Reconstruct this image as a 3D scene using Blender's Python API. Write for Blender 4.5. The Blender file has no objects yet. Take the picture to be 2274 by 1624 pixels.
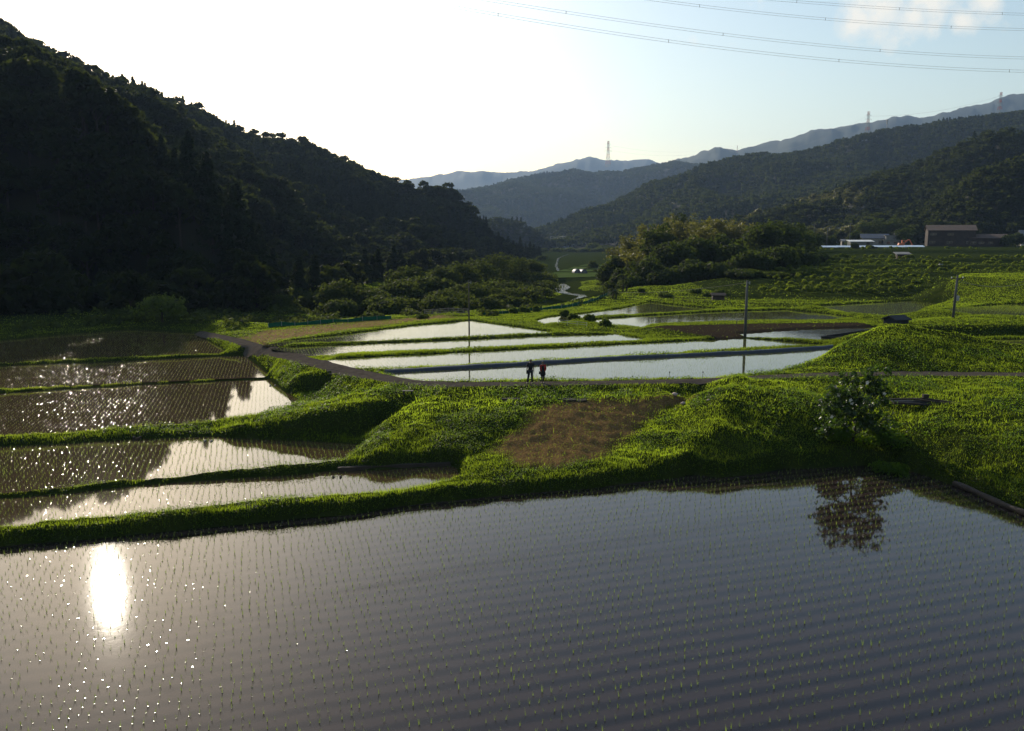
import bpy, math, random
import numpy as np
from mathutils import Vector, Matrix
from mathutils.geometry import delaunay_2d_cdt
R = math.radians
rng = np.random.default_rng(11)
random.seed(5)
SC = bpy.context.scene
COL = SC.collection
# ------------------------------------------------------------------ survey helpers
# the place was surveyed from the viewpoint: a bearing/elevation reading plus a height or a distance gives a point in metres
CAMZ, TH, FD, CX, CY = 12.6, R(8.9), 1843.2, 1137.0, 812.0
CT, ST = math.cos(TH), math.sin(TH)
def ray(dx, dy):
    x = (dx-CX)/FD; y = (CY-dy)/FD
    return x, CT+y*ST, -ST+y*CT
def P(dx, dy, z):
    a, b, c = ray(dx, dy); t = (z-CAMZ)/c
    return (a*t, b*t, z)
def Q(dx, dy, Y):
    a, b, c = ray(dx, dy); t = Y/b
    return (a*t, Y, CAMZ+c*t)
def G(dx, Y, z):
    return ((dx-CX)/FD*(Y*CT+(CAMZ-z)*ST), Y, z)
SUN_EL, SUN_AZ = R(21.65), R(-27.16)
SUN_DIR = Vector((math.sin(SUN_AZ)*math.cos(SUN_EL), math.cos(SUN_AZ)*math.cos(SUN_EL), math.sin(SUN_EL)))

def lattice(ix, iy, seed):
    h = (ix*374761393 + iy*668265263 + seed*1274126177) & 0x7fffffff
    h = ((h ^ (h >> 13))*1274126177) & 0x7fffffff
    return ((h ^ (h >> 16)) & 0xffff)/65535.0
def vnoise(x, y, seed=0):
    x = np.asarray(x, float); y = np.asarray(y, float)
    ix = np.floor(x).astype(np.int64); iy = np.floor(y).astype(np.int64)
    fx = x-ix; fy = y-iy
    fx = fx*fx*(3-2*fx); fy = fy*fy*(3-2*fy)
    a = lattice(ix, iy, seed); b = lattice(ix+1, iy, seed); c = lattice(ix, iy+1, seed); d = lattice(ix+1, iy+1, seed)
    return (a*(1-fx)+b*fx)*(1-fy)+(c*(1-fx)+d*fx)*fy - .5
def fbm(x, y, seed=0, n=3):
    s = 0; a = 1.
    for i in range(n):
        s = s+a*vnoise(x*2**i, y*2**i, seed+i*17); a *= .5
    return s
# ------------------------------------------------------------------ mesh helpers
def mk(name, V, Fs, mats, mi=None, smooth=False, parent=None, attrs=None, link=True):
    """V (n,3); Fs: one (m,k) array or a list of them"""
    if not isinstance(Fs, (list, tuple)): Fs = [Fs]
    Fs = [np.asarray(f, np.int32) for f in Fs if len(f)]
    V = np.asarray(V, np.float32).reshape(-1, 3)
    me = bpy.data.meshes.new(name)
    me.vertices.add(len(V)); me.vertices.foreach_set('co', V.ravel())
    lv = np.concatenate([f.ravel() for f in Fs]); tot = np.concatenate([np.full(len(f), f.shape[1], np.int32) for f in Fs])
    st = np.concatenate([[0], np.cumsum(tot)[:-1]]).astype(np.int32)
    me.loops.add(len(lv)); me.loops.foreach_set('vertex_index', lv.astype(np.int32))
    me.polygons.add(len(tot)); me.polygons.foreach_set('loop_start', st)
    if mi is not None: me.polygons.foreach_set('material_index', np.asarray(mi, np.int32))
    me.polygons.foreach_set('use_smooth', np.full(len(tot), smooth, bool))
    for m in (mats if isinstance(mats, (list, tuple)) else [mats]): me.materials.append(m)
    if attrs:
        for k, a in attrs.items():
            a = np.asarray(a, np.float32)
            if a.ndim == 1:
                at = me.attributes.new(k, 'FLOAT', 'POINT'); at.data.foreach_set('value', a)
            else:
                at = me.attributes.new(k, 'FLOAT_COLOR', 'POINT'); at.data.foreach_set('color', a.ravel())
    me.update(calc_edges=True)
    o = bpy.data.objects.new(name, me)
    if link: COL.objects.link(o)
    if parent: o.parent = parent
    return o
class MB:
    """collects pieces of ONE part"""
    def __init__(s): s.V = []; s.F = {3: [], 4: []}; s.n = 0; s.M = {3: [], 4: []}
    def add(s, V, Fs, m=0):
        V = np.asarray(V, float).reshape(-1, 3)
        for F in (Fs if isinstance(Fs, list) else [Fs]):
            F = np.asarray(F)
            if len(F):
                s.F[F.shape[1]].append(F+s.n); s.M[F.shape[1]].append(np.full(len(F), m))
        s.V.append(V); s.n += len(V); return s
    def build(s, name, mats, parent=None, smooth=False, attrs=None):
        Fs = [np.concatenate(s.F[k]) for k in (3, 4) if s.F[k]]
        mi = np.concatenate([np.concatenate(s.M[k]) for k in (3, 4) if s.M[k]])
        return mk(name, np.concatenate(s.V), Fs, mats, mi, smooth, parent, attrs)
BOXF = np.array([[0,1,3,2],[4,6,7,5],[0,4,5,1],[2,3,7,6],[0,2,6,4],[1,5,7,3]])
def box(x0, x1, y0, y1, z0, z1):
    return np.array([(x, y, z) for x in (x0, x1) for y in (y0, y1) for z in (z0, z1)], float), BOXF
def beam(a, b, w, h=None, up=(0, 0, 1)):
    a = np.array(a, float); b = np.array(b, float); h = h or w
    d = b-a; d /= np.linalg.norm(d); u = np.array(up, float)
    if abs(d@u) > .95: u = np.array((1., 0, 0))
    s = np.cross(d, u); s /= np.linalg.norm(s); u = np.cross(s, d)
    V = [p+s*w/2*i+u*h/2*j for p in (a, b) for i in (-1, 1) for j in (-1, 1)]
    return np.array(V), BOXF
def tube(pts, rad, n=6, cap=True):
    pts = np.asarray(pts, float); rad = np.broadcast_to(np.asarray(rad, float), (len(pts),))
    t = np.gradient(pts, axis=0); t /= np.linalg.norm(t, axis=1)[:, None]+1e-9
    ref = np.array((1., 0, 0)) if abs(t[0][0]) < .8 else np.array((0, 1., 0))
    u = np.cross(t, ref); u /= np.linalg.norm(u, axis=1)[:, None]; w = np.cross(t, u)
    a = np.linspace(0, 2*np.pi, n, endpoint=False)
    V = pts[:, None]+rad[:, None, None]*(np.cos(a)[None, :, None]*u[:, None]+np.sin(a)[None, :, None]*w[:, None])
    i = np.arange(len(pts)-1)[:, None]*n; j = np.arange(n)[None]; k = (j+1) % n
    F = np.stack([i+j, i+k, i+n+k, i+n+j], -1).reshape(-1, 4)
    V = V.reshape(-1, 3); Fs = [F]
    if cap:
        m = len(V); V = np.vstack([V, pts[0], pts[-1]]); j = np.arange(n); k = (j+1) % n; e = (len(pts)-1)*n
        Fs.append(np.vstack([np.stack([k, j, np.full(n, m)], -1), np.stack([e+j, e+k, np.full(n, m+1)], -1)]))
    return V, Fs
def rotz(V, a):
    c, s = math.cos(a), math.sin(a); V = np.asarray(V, float)
    return np.stack([V[:, 0]*c-V[:, 1]*s, V[:, 0]*s+V[:, 1]*c, V[:, 2]], -1)
def lerp_poly(pts, step):
    pts = np.asarray(pts, float); out = []
    for a, b in zip(pts[:-1], pts[1:]):
        n = max(1, int(math.ceil(np.linalg.norm((b-a)[:2])/step)))
        out += [a+(b-a)*i/n for i in range(n)]
    return np.array(out+[pts[-1]])
def seg_dist(X, Y, poly, closed=False):
    """distance of points to a polyline (2d)"""
    p = np.asarray(poly, float)[:, :2]
    if closed: p = np.vstack([p, p[:1]])
    d = np.full(X.shape, 1e9)
    for a, b in zip(p[:-1], p[1:]):
        v = b-a; L = v@v+1e-12
        t = np.clip(((X-a[0])*v[0]+(Y-a[1])*v[1])/L, 0, 1)
        d = np.minimum(d, (X-a[0]-t*v[0])**2+(Y-a[1]-t*v[1])**2)
    return np.sqrt(d)
def inside(X, Y, poly):
    p = np.asarray(poly, float)[:, :2]; r = np.zeros(X.shape, bool)
    for (x1, y1), (x2, y2) in zip(p, np.roll(p, -1, 0)):
        c = (y1 > Y) != (y2 > Y)
        r ^= c & (X < (x2-x1)*(Y-y1)/(y2-y1+1e-12)+x1)
    return r
def tag(o, label=None, cat=None, group=None, kind=None):
    if label: o['label'] = label
    if cat: o['category'] = cat
    if group: o['group'] = group
    if kind: o['kind'] = kind
    return o
def thing(name, loc, label, cat, group=None, rz=0.):
    o = bpy.data.objects.new(name, None); o.empty_display_size = .3
    COL.objects.link(o); o.location = loc; o.rotation_euler = (0, 0, rz)
    return tag(o, label, cat, group)
def copy_tree(o, parent=None):
    c = o.copy(); COL.objects.link(c); c.parent = parent
    for ch in list(o.children): copy_tree(ch, c)
    return c
# ------------------------------------------------------------------ materials
def newmat(name):
    m = bpy.data.materials.new(name); m.use_nodes = True
    nt = m.node_tree; return m, nt, nt.nodes['Principled BSDF'], nt.nodes['Material Output']
def N(nt, t, **kw):
    n = nt.nodes.new(t)
    for k, v in kw.items(): setattr(n, k, v)
    return n
def noise(nt, scale, detail=3, rough=.6, coord='Object', vec=None, dist=0):
    n = N(nt, 'ShaderNodeTexNoise'); n.inputs['Scale'].default_value = scale; n.inputs['Detail'].default_value = detail
    n.inputs['Roughness'].default_value = rough; n.inputs['Distortion'].default_value = dist
    if vec is None:
        tc = N(nt, 'ShaderNodeTexCoord'); vec = tc.outputs[coord]
    nt.links.new(vec, n.inputs['Vector']); return n
def mixc(nt, fac, a, b):
    m = N(nt, 'ShaderNodeMix', data_type='RGBA')
    for s, v in ((m.inputs['Factor'], fac), (m.inputs['A'], a), (m.inputs['B'], b)):
        if isinstance(v, (int, float)): s.default_value = v
        elif isinstance(v, tuple): s.default_value = (*v, 1)
        else: nt.links.new(v, s)
    return m.outputs['Result']
def ramp(nt, fac, a, b, lo=.0, hi=1.):
    m = N(nt, 'ShaderNodeMapRange'); m.inputs['From Min'].default_value = lo; m.inputs['From Max'].default_value = hi
    nt.links.new(fac, m.inputs['Value']); m.inputs['To Min'].default_value = a; m.inputs['To Max'].default_value = b
    return m.outputs['Result']
def math2(nt, op, a, b):
    m = N(nt, 'ShaderNodeMath', operation=op)
    for s, v in ((m.inputs[0], a), (m.inputs[1], b)):
        if isinstance(v, (int, float)): s.default_value = v
        else: nt.links.new(v, s)
    return m.outputs[0]
def plain(name, col, rough=.7, col2=None, scale=3., spec=.3, metal=0, bump=0.):
    m, nt, b, out = newmat(name)
    b.inputs['Roughness'].default_value = rough; b.inputs['Specular IOR Level'].default_value = spec; b.inputs['Metallic'].default_value = metal
    if col2 is None: col2 = tuple(c*.72 for c in col)
    n = noise(nt, scale, 4)
    nt.links.new(mixc(nt, ramp(nt, n.outputs[0], 0, 1, .3, .7), col, col2), b.inputs['Base Color'])
    if bump:
        bp = N(nt, 'ShaderNodeBump'); bp.inputs['Distance'].default_value = bump; nt.links.new(n.outputs[0], bp.inputs['Height']); nt.links.new(bp.outputs[0], b.inputs['Normal'])
    return m
def foliage(name, c1, c2, trans, mix=.4, scale=.4, rough=.55, spec=.25, low=.7):
    m, nt, b, out = newmat(name)
    at = N(nt, 'ShaderNodeAttribute', attribute_name='tint'); oi = N(nt, 'ShaderNodeObjectInfo')
    n = noise(nt, scale, 2)
    f = math2(nt, 'ADD', math2(nt, 'MULTIPLY', ramp(nt, n.outputs[0], 0, 1, .3, .7), .3), math2(nt, 'ADD', math2(nt, 'MULTIPLY', at.outputs['Fac'], .5), math2(nt, 'MULTIPLY', oi.outputs['Random'], .3)))
    nt.links.new(mixc(nt, f, c1, c2), b.inputs['Base Color'])
    b.inputs['Roughness'].default_value = rough; b.inputs['Specular IOR Level'].default_value = spec
    tr = N(nt, 'ShaderNodeBsdfTranslucent')
    nt.links.new(mixc(nt, f, tuple(c*low for c in trans), trans), tr.inputs['Color'])
    ms = N(nt, 'ShaderNodeMixShader'); ms.inputs[0].default_value = mix
    nt.links.new(b.outputs[0], ms.inputs[1]); nt.links.new(tr.outputs[0], ms.inputs[2]); nt.links.new(ms.outputs[0], out.inputs['Surface'])
    return m
HAZE, EXPO = 7e-5, .03
# ------------------------------------------------------------------ paddies: water outlines (far shore points; 'n' = read on the near bank's crest)
def paddy(zw, hb, pts, push=.3):
    out = []
    for p in pts:
        if len(p) == 3:
            x, y, z = P(p[0], p[1], zw+(hb if zw < .5 else .1)); r = math.hypot(x, y)
            out.append((x*(1+(push if zw < 1 else .1)/r), y*(1+(push if zw < 1 else .1)/r), zw))
        else: out.append(P(p[0], p[1], zw))
    return np.array(out)
n = 'n'
PAD = {}
def defp(key, zw, hb, pts, **kw): PAD[key] = dict(z=zw, h=hb, poly=paddy(zw, hb, pts, **kw))
PAD['N'] = dict(z=0., h=.5, poly=np.array([P(*p, 0.) for p in [(-420,1258),(0,1216),(233,1194),(467,1172),(667,1152),(758,1145),(899,1123),(1133,1100),(1332,1083),(1415,1072),(1498,1062),(1527,1056),(1540,1055),(1600,1062),(1685,1053),(1747,1041),(1871,1037),(1933,1033),(1985,1037),(2060,1057),(2127,1082),(2200,1112),(2274,1144),(2420,1205),(2600,1290)]]+[(24.,15.,0.),(18.,9.,0.),(-16.,9.,0.),(-24.,17.,0.)]))
defp('A2', .15, .42, [(-420,1152),(0,1107),(150,1096),(300,1080),(467,1067),(633,1055.5),(747,1047),(999,1037),(1010,1042),(1018,1056,n),(949,1072,n),(866,1084,n),(758,1093,n),(567,1109,n),(433,1123,n),(300,1134,n),(150,1148,n),(0,1166,n),(-420,1215,n)])
defp('A3', .3, .25, [(-420,1036),(0,992),(150,985),(300,976),(460,970),(560,975),(700,981),(790,988),(806,994),(758,1019,n),(700,1026,n),(567,1036,n),(383,1053,n),(250,1063,n),(133,1076,n),(0,1088,n),(-420,1130,n)])
defp('A4', .6, .25, [(-420,908),(0,873.5),(300,856),(596,842),(606,848),(677,904),(567,928,n),(433,941,n),(283,949.5,n),(150,961,n),(0,969.5,n),(-420,1005,n)])
defp('A5', .75, .25, [(-420,845),(0,813),(300,801),(543,789),(552,795),(601,832),(585,836,n),(300,849,n),(0,864,n),(-420,897,n)])
defp('A6', .9, .25, [(-420,790),(0,757),(120,745),(290,732),(350,735),(425,739),(440,745),(505,781),(490,785,n),(250,795,n),(0,806,n),(-420,838,n)])
defp('B1', 2.25, .18, [(853,829),(1000,821),(1166,811.5),(1332,800.5),(1552,790.5),(1706,783.5),(1850,773),(1870,786),(1790,815),(1706,828,n),(1574,841,n),(1425,843,n),(1233,844,n),(1043,849,n),(950,850,n),(900,842,n)])
defp('B2', 2.25, .18, [(723,802),(749,797),(1043,782),(1332,767.5),(1500,759),(1655,751.5),(1750,759),(1835,767),(1810,769,n),(1745,770,n),(1596,777,n),(1425,788,n),(1166,802,n),(950,813,n),(846,820,n),(780,813,n)])
defp('B3', 2.1, .18, [(600,775),(666,770),(1043,754),(1233,745),(1367,743),(1428,752),(1420,757,n),(1233,766,n),(1043,775,n),(850,783,n),(749,789,n),(690,788,n)])
defp('B4', 2.1, .18, [(580,769),(640,757),(758,744),(866,730),(933,722),(1043,712),(1133,724),(1233,738),(1215,740,n),(1043,748,n),(850,757,n),(666,763.5,n),(600,768,n)])
defp('C1', 2.2, .15, [(1190,712),(1225,703),(1300,696),(1388,684),(1442,671),(1530,681),(1605,687),(1480,694,n),(1332,701,n),(1280,708,n),(1255,715,n),(1210,718,n)])
defp('C2', 2.15, .15, [(1300,712),(1332,708.5),(1450,700.5),(1606,691.5),(1745,688),(1832,696),(1900,706),(1832,713),(1685,714),(1500,719),(1438,723),(1425,726,n),(1332,718,n)])
defp('D1', 2.3, .15, [(1640,741),(1774,732),(1946,726),(1960,734),(1905,752),(1832,757,n),(1740,751,n),(1655,747,n)])
defp('F1', 2.4, .2, [(1807,681),(1900,675),(2027,669),(2104,677),(2049,687),(2023,700,n),(1972,702,n),(1884,694,n)])
defp('F2', 3.5, .2, [(2082,688),(2160,681),(2247,675),(2420,683),(2460,712,n),(2274,706,n),(2192,702,n)])
PAD['V1'] = dict(z=-.4, h=.3, poly=np.array([P(*q, -.4) for q in [(1222,611),(1232,604.5),(1342,605.5),(1342,614),(1232,617)]]))
PAD['V2'] = dict(z=-.5, h=.3, poly=np.array([P(*q, -.5) for q in [(1236,603),(1254,598.5),(1338,599.5),(1340,604)]]))
PAD['V3'] = dict(z=-.6, h=.3, poly=np.array([P(*q, -.6) for q in [(1262,597),(1276,592.6),(1338,593.4),(1338,598)]]))
PAD['V4'] = dict(z=-.7, h=.3, poly=np.array([P(*q, -.7) for q in [(1284,591),(1300,587.5),(1342,588.3),(1340,591.8)]]))
PAD['G1'] = dict(z=2.75, h=.15, poly=np.array([G(2120,70,2.75),G(2230,69,2.75),G(2430,69,2.75),G(2430,79,2.75),G(2150,79,2.75)]))
for k, p in PAD.items():                                            # hand-cut shores: slightly wandering outlines
    q = lerp_poly(np.vstack([p['poly'], p['poly'][:1]]), .8)[:-1]
    amp = .12 if k in ('N', 'A2', 'A3') else .1
    q[:, 0] += amp*2*fbm(q[:, 0]*.55+3, q[:, 1]*.55, 5); q[:, 1] += amp*2*fbm(q[:, 0]*.55, q[:, 1]*.55+9, 8)
    p['fine'] = q
# ------------------------------------------------------------------ the ground: levels along breaklines, triangulated
TP = []
def pl(pts, step=1.5): TP.extend(lerp_poly(np.array(pts, float), step))
for p in PAD.values(): TP.extend(p['fine'])
PATHC = np.array([P(440,738,1.1),P(470,744.5,1.2),P(525,757,1.4),P(600,780,1.85),P(700,806,2.2),P(800,829,2.45),P(900,847,2.6),P(1000,853,2.6),P(1200,850.5,2.6),P(1400,847.5,2.6),P(1560,844,2.62),P(1700,836,2.7),P(1820,831,2.75),P(1960,829,2.78),P(2274,831,2.8),P(2500,834,2.8)])
PATHW = np.interp(np.arange(len(PATHC)), [0, 2, 4, 6, 8, 15], [.8, .95, 1.15, .95, .75, .75])
pc = PATHC[:, :2]; tan = np.gradient(pc, axis=0); tan /= np.linalg.norm(tan, axis=1)[:, None]; nor = np.stack([-tan[:, 1], tan[:, 0]], -1)
for s in (-1, 0, 1): pl(np.c_[pc+nor*(PATHW*s)[:, None]*1.15, PATHC[:, 2]-.25], 1.2)
# berm, hollow, spur and mown slope between the near paddy and the path  (TIN carries -.25 where the bank bump adds it back)
B = .28
def pb(pts, step=1.5): pl([(p[0], p[1], p[2]-B) for p in pts], step)
pb([P(470,950,1.0),P(567,936,1.2),P(640,920,1.5),P(677,906,1.7),P(740,896,2.0),P(800,886,2.3),P(860,872,2.5),P(910,862,2.55)])
pb([P(600,948,1.1),P(666,925,1.6),P(740,909,1.95),P(800,896,2.25),P(870,877,2.45),P(930,864,2.5)])
pb([P(600,966,.55),P(660,968,.5),P(720,970,.5),P(800,968,.5),P(850,948,.75),P(895,908,1.7)],1.)
pb([P(960,866,2.5),P(940,880,2.3),P(873,925,1.75),P(833,968,1.25),P(806,998,.85),P(770,1015,.62)])
pb([P(1010,866,2.5),P(960,905,2.1),P(900,960,1.45),P(850,1005,.95),P(800,1028,.65)])
pb([P(1060,868,2.45),P(1040,905,2.0),P(1015,960,1.3),P(990,1015,.75),P(900,1040,.5)])
pb([P(1100,868,2.45),P(1400,862,2.45),P(1560,852,2.5)], 2.5)
pb([P(1130,900,2.15),P(1213,899,2.15),P(1424,889,2.25),P(1540,874,2.4)])
pb([P(1096,1004,.75),P(1180,1000,.8),P(1290,995,.85),P(1350,985,.95)])
pb([P(1040,1045,.55),P(1150,1047,.5),P(1233,1047,.45),P(1332,1030,.5)])
pb([P(1577,850,2.45),P(1477,922,1.5),P(1374,980,.85),P(1332,1026,.5)])
pb([P(1640,830,3.25),P(1622,862,3.0),P(1608,900,2.55),P(1590,950,1.85),P(1535,1005,1.0),P(1500,1030,.7)])
pb([P(1700,842,3.0),P(1720,880,2.7),P(1740,920,2.1),P(1730,970,1.3),P(1700,1015,.65)])
pb([P(1800,846,2.75),P(1840,880,2.35),P(1880,930,1.6),P(1900,980,1.0),P(1890,1012,.6)])
pb([P(1960,842,2.75),P(2274,843,2.8),P(2500,846,2.8)], 3)
pb([P(1960,880,2.3),P(2080,885,2.5),P(2274,880,2.7),P(2500,890,2.7)], 3)
pb([P(1960,940,1.5),P(2060,960,1.7),P(2274,990,1.9),P(2500,1040,1.9)], 3)
pb([P(2000,1010,.7),P(2127,1050,.75),P(2274,1105,.85),P(2450,1180,.9)], 3)
# ditch between the path slope and the left paddies
pb([P(640,836,1.85),P(690,833,2.0),P(735,831,2.1),P(790,838,2.35)]); pb([P(650,868,.75),P(665,873,.6),P(700,875,.6),P(728,868,.9)],1.); pb([P(668,884,.65),P(695,889,.7),P(708,896,1.0)])
pb([P(632,866,1.3),P(650,886,1.3),P(680,899,1.35)]); pb([P(748,846,1.9),P(738,878,1.35)]); pb([P(820,850,2.4),P(800,868,2.1),P(760,886,1.9)])
pb([P(530,782,1.2),P(570,800,1.3),P(615,830,1.4)]); pb([P(575,784,1.6),P(630,806,1.9),P(700,828,2.1)])
# beyond: straw strip, river bank, nets
pb([P(540,750,1.6),P(600,738,1.7),P(870,712,1.9),P(1000,703,2.0),P(1060,705,2.1)],4)
pb([P(480,739,1.3),P(600,729,1.5),P(870,706,1.7),P(1000,697,1.9),P(1070,698,1.9),P(1200,686,1.9),P(1345,656,2.2),P(1365,648,2.3)],4)
pb([P(600,722,.3),P(870,700,.2),P(1000,690,.2),P(1070,689,.2),P(1200,680,-.2),P(1340,648,.4)],4)
pb([P(1130,712,2.2),P(1180,719,2.2),P(1240,729,2.2),P(1420,744,2.2),P(1440,750,2.3),P(1500,748,2.4),P(1640,745,2.5)],3)
pb([P(1290,720,2.3),P(1340,726,2.3),P(1420,735,2.3)],3); pb([P(1100,705,2.2),P(1200,695,2.2),P(1300,684,2.3),P(1400,668,2.5)],4)
PLOW = np.array([P(1442,722,2.7),P(1500,721,2.7),P(1685,716,2.7),P(1832,715,2.7),P(1905,714,2.7),P(1950,720,2.7),P(1946,724,2.6),P(1832,733,2.6),P(1685,739.5,2.6),P(1640,745,2.6),P(1595,746,2.7)])
pl(np.vstack([PLOW, PLOW[:1]])-np.array([0, 0, B]), 1.2)
pb([P(1432,728,2.25),P(1480,740,2.3),P(1560,748,2.35)],2)
# right: mound behind the path, sunken field, back bank
pb([P(1760,824,2.75),P(1900,822,2.85),P(2060,822,2.9),P(2274,823,2.9),P(2500,825,2.9)],2)
pb([Q(1800,808,62.5),Q(1818,795,64),Q(1884,750,66.5),Q(1950,722,68),Q(1994,715,68.5),Q(2038,721,68.5),Q(2104,731,68),Q(2170,745,67.5),Q(2274,762,67),Q(2480,766,66)],1.5)
pb([Q(1870,785,64.),Q(1950,765,64.),Q(2020,765,64),Q(2104,780,63.6)],1.5)
pb([Q(1890,760,70),Q(1950,735,71.5),Q(2000,735,71.5),Q(2060,742,71)],2)
pb([G(1900,74,3.4),G(1980,76,3.4),G(2060,75,3.3)],2); pb([Q(1960,726,80),Q(2000,722,81),Q(2120,721,82),Q(2300,719,82),Q(2500,718,82)],2)
pb([G(1960,86,3.7),G(2100,90,3.9),G(2300,91,3.9),G(2500,91,3.9)],3); pb([G(2060,81.1,2.9),G(2300,81.1,2.9),G(2500,81.1,2.9)],2)
pb([P(1930,712,2.5),P(1990,712,2.7),P(2060,704,3.1),P(2130,700,3.4)],3)
# grassy shoulder with a flat top on the right
pb([P(2029,668,2.9),P(2143,681,3.5),P(2290,672,3.8),P(2480,676,3.8)],3); pb([Q(2137,613,133),Q(2200,618,131),Q(2274,621,128),Q(2480,626,124)],3)
pb([Q(2085,640,128),Q(2150,650,121),Q(2205,655,119),Q(2274,640,122),Q(2480,645,120)],3)
pb([G(2140,141,6.3),G(2300,142,6.4),G(2550,142,6.4)],4); pb([G(2120,150,4.4),G(2300,152,4.8),G(2550,152,5)],4)
# terraces climbing to the farmyard
TERR = [(556,309),(575,225),(590,196),(606,176),(622,163),(640,151),(655,144)]
for i, (dy, Y) in enumerate(TERR):
    x1 = 2600 if i < 4 else 2075
    xs = np.linspace(1690+(i > 4)*10, x1, 14)
    wob = 1.2*np.sin(xs*.011+i*1.7)
    pb([Q(x, dy+w*.5, Y+w*1.5) for x, w in zip(xs, wob)], 5); pb([Q(x, dy+w*.5+8.5, Y-1.0-Y*.002+w*1.5) for x, w in zip(xs, wob)], 5)
pb([G(1700,385,7.6),G(1900,385,7.6),G(2600,385,7.6)],8); pb([G(1700,440,7.8),G(2000,440,7.8),G(2700,440,8)],15)
pb([G(1760,138,2.4),G(1900,139,2.4),G(2020,140,2.4)],4); pb([P(1640,684,2.6),P(1800,678,2.9)],3)
# grove knoll and the fields at its foot, valley floor with the river
pb([G(1350,172,1.6),G(1450,165,2.8),G(1600,160,3.0),G(1690,158,3.2)],5); pb([P(1440,666,2.6),P(1620,668,2.7),P(1700,672,2.8)],5)
pb([G(1380,200,1.8),G(1500,200,2.4),G(1650,205,2.8),G(1700,205,3.)],8)
pb([G(1370,270,0),G(1500,280,2),G(1650,285,3.8)],12)
RIV = np.array([G(560,146,-1.),G(770,138,-1.),G(1000,140,-1.2),G(1150,148,-1.2),G(1225,156,-1.2),P(1262,678,-1.2),P(1285,668,-1.2),P(1300,660,-1.2),P(1285,655,-1.3),P(1250,652,-1.4),P(1238,646,-1.5),P(1250,640,-1.6),P(1250,628,-1.8),G(1235,420,-2.2),G(1240,560,-2.4),G(1262,690,-2.4),G(1290,760,-2.4)])
pl(RIV-np.array([0, 0, .6]), 4)
for s, zz in ((-1, .7), (1, .7)):
    q = RIV.copy(); q[:, 0] += s*np.interp(np.arange(len(q)), [0, 5, 8, 12, 16], [4, 5.5, 6, 6, 8]); q[:, 2] += zz-B; pl(q, 6)
pb([G(1290,300,-.4),G(1340,300,-.3),G(1420,300,.5)],10); pb([G(1285,420,-1),G(1340,420,-.8),G(1420,420,0)],12); pb([G(1230,700,-.5),G(1340,700,-.5),G(1500,700,3)],20)
pb([G(1300,240,-.2),G(1345,240,0)],6)
for x, y, z in [(-700,60,.9),(-900,100,1),(-600,110,1.2),(-300,118,1.3),(0,118,1.4),(300,113,1.3),(460,108,1.5),(600,132,.3),(700,160,0),(850,170,-.2),(1000,185,-.4),(1100,215,-.8),(1160,260,-1),(1190,340,-1),(1150,500,-1),(1000,420,0),(800,300,2),(400,200,4),(0,200,5),(-600,200,6),(-900,160,4),(1000,700,1),(400,500,6),(-400,400,6),(2600,100,4.5),(2700,65,3),(2900,50,1.5),(2800,200,6.5),(3000,150,6),(2900,400,8),(1800,470,8),(2300,470,8.2),(1650,430,6),(1700,700,8),(2500,700,9)]:
    TP.append(np.array(G(x, y, z)))
for a in range(-56, 57, 8):
    for r_, z in ((2.5, 8.2), (7.5, 2.4), (820, 0 if abs(a) < 14 else 8)):
        if z != 0 or True: TP.append(np.array((r_*math.sin(R(a)), r_*math.cos(R(a)), z)))
TP.append(np.array((-24.6,16,.3))); TP.append(np.array((25,14,.3))); TP.append(np.array((-40,30,.6))); TP.append(np.array((-45,20,1)))
TP = np.array(TP)
_, iu = np.unique(np.round(TP[:, :2]/.25).astype(int), axis=0, return_index=True); TP = TP[np.sort(iu)]
tv, te, tf, ov, oe, of = delaunay_2d_cdt([Vector(p[:2]) for p in TP], [], [], 0, 1e-5)
tz = np.array([TP[o[0], 2] if len(o) else 0 for o in ov]); tx = np.array([v.x for v in tv]); ty = np.array([v.y for v in tv])
# fan-shaped grid, finer near the viewpoint
AZ = np.linspace(R(-41), R(41), 900)
RR = np.concatenate([np.linspace(2.6, 14, 12)[:-1], 14*np.exp(np.arange(0, 905)*.0044)])
NR, NA = len(RR), len(AZ)
GX = RR[:, None]*np.sin(AZ)[None]; GY = RR[:, None]*np.cos(AZ)[None]; GZ = np.zeros_like(GX)
daz = AZ[1]-AZ[0]
for f in tf:
    x = tx[list(f)]; y = ty[list(f)]; z = tz[list(f)]
    rr = np.hypot(x, y); aa = np.arctan2(x, y)
    # an edge can pass nearer the viewpoint than its ends
    mx = [(x[i]+x[j])/2 for i, j in ((0, 1), (1, 2), (2, 0))]; my = [(y[i]+y[j])/2 for i, j in ((0, 1), (1, 2), (2, 0))]
    rmin = min(rr.min(), np.hypot(mx, my).min())*.9
    i0, i1 = np.searchsorted(RR, rmin), np.searchsorted(RR, rr.max()+.01); j0 = int(max(0, (aa.min()-AZ[0])//daz)); j1 = int(min(NA, (aa.max()-AZ[0])//daz+2))
    if i0 >= i1 or j0 >= j1: continue
    X = GX[i0:i1, j0:j1]; Y = GY[i0:i1, j0:j1]
    d = (y[1]-y[2])*(x[0]-x[2])+(x[2]-x[1])*(y[0]-y[2])
    if abs(d) < 1e-9: continue
    a = ((y[1]-y[2])*(X-x[2])+(x[2]-x[1])*(Y-y[2]))/d; b = ((y[2]-y[0])*(X-x[2])+(x[0]-x[2])*(Y-y[2]))/d; c = 1-a-b
    m = (a >= -1e-6) & (b >= -1e-6) & (c >= -1e-6)
    if m.any(): GZ[i0:i1, j0:j1][m] = (a*z[0]+b*z[1]+c*z[2])[m]
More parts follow.
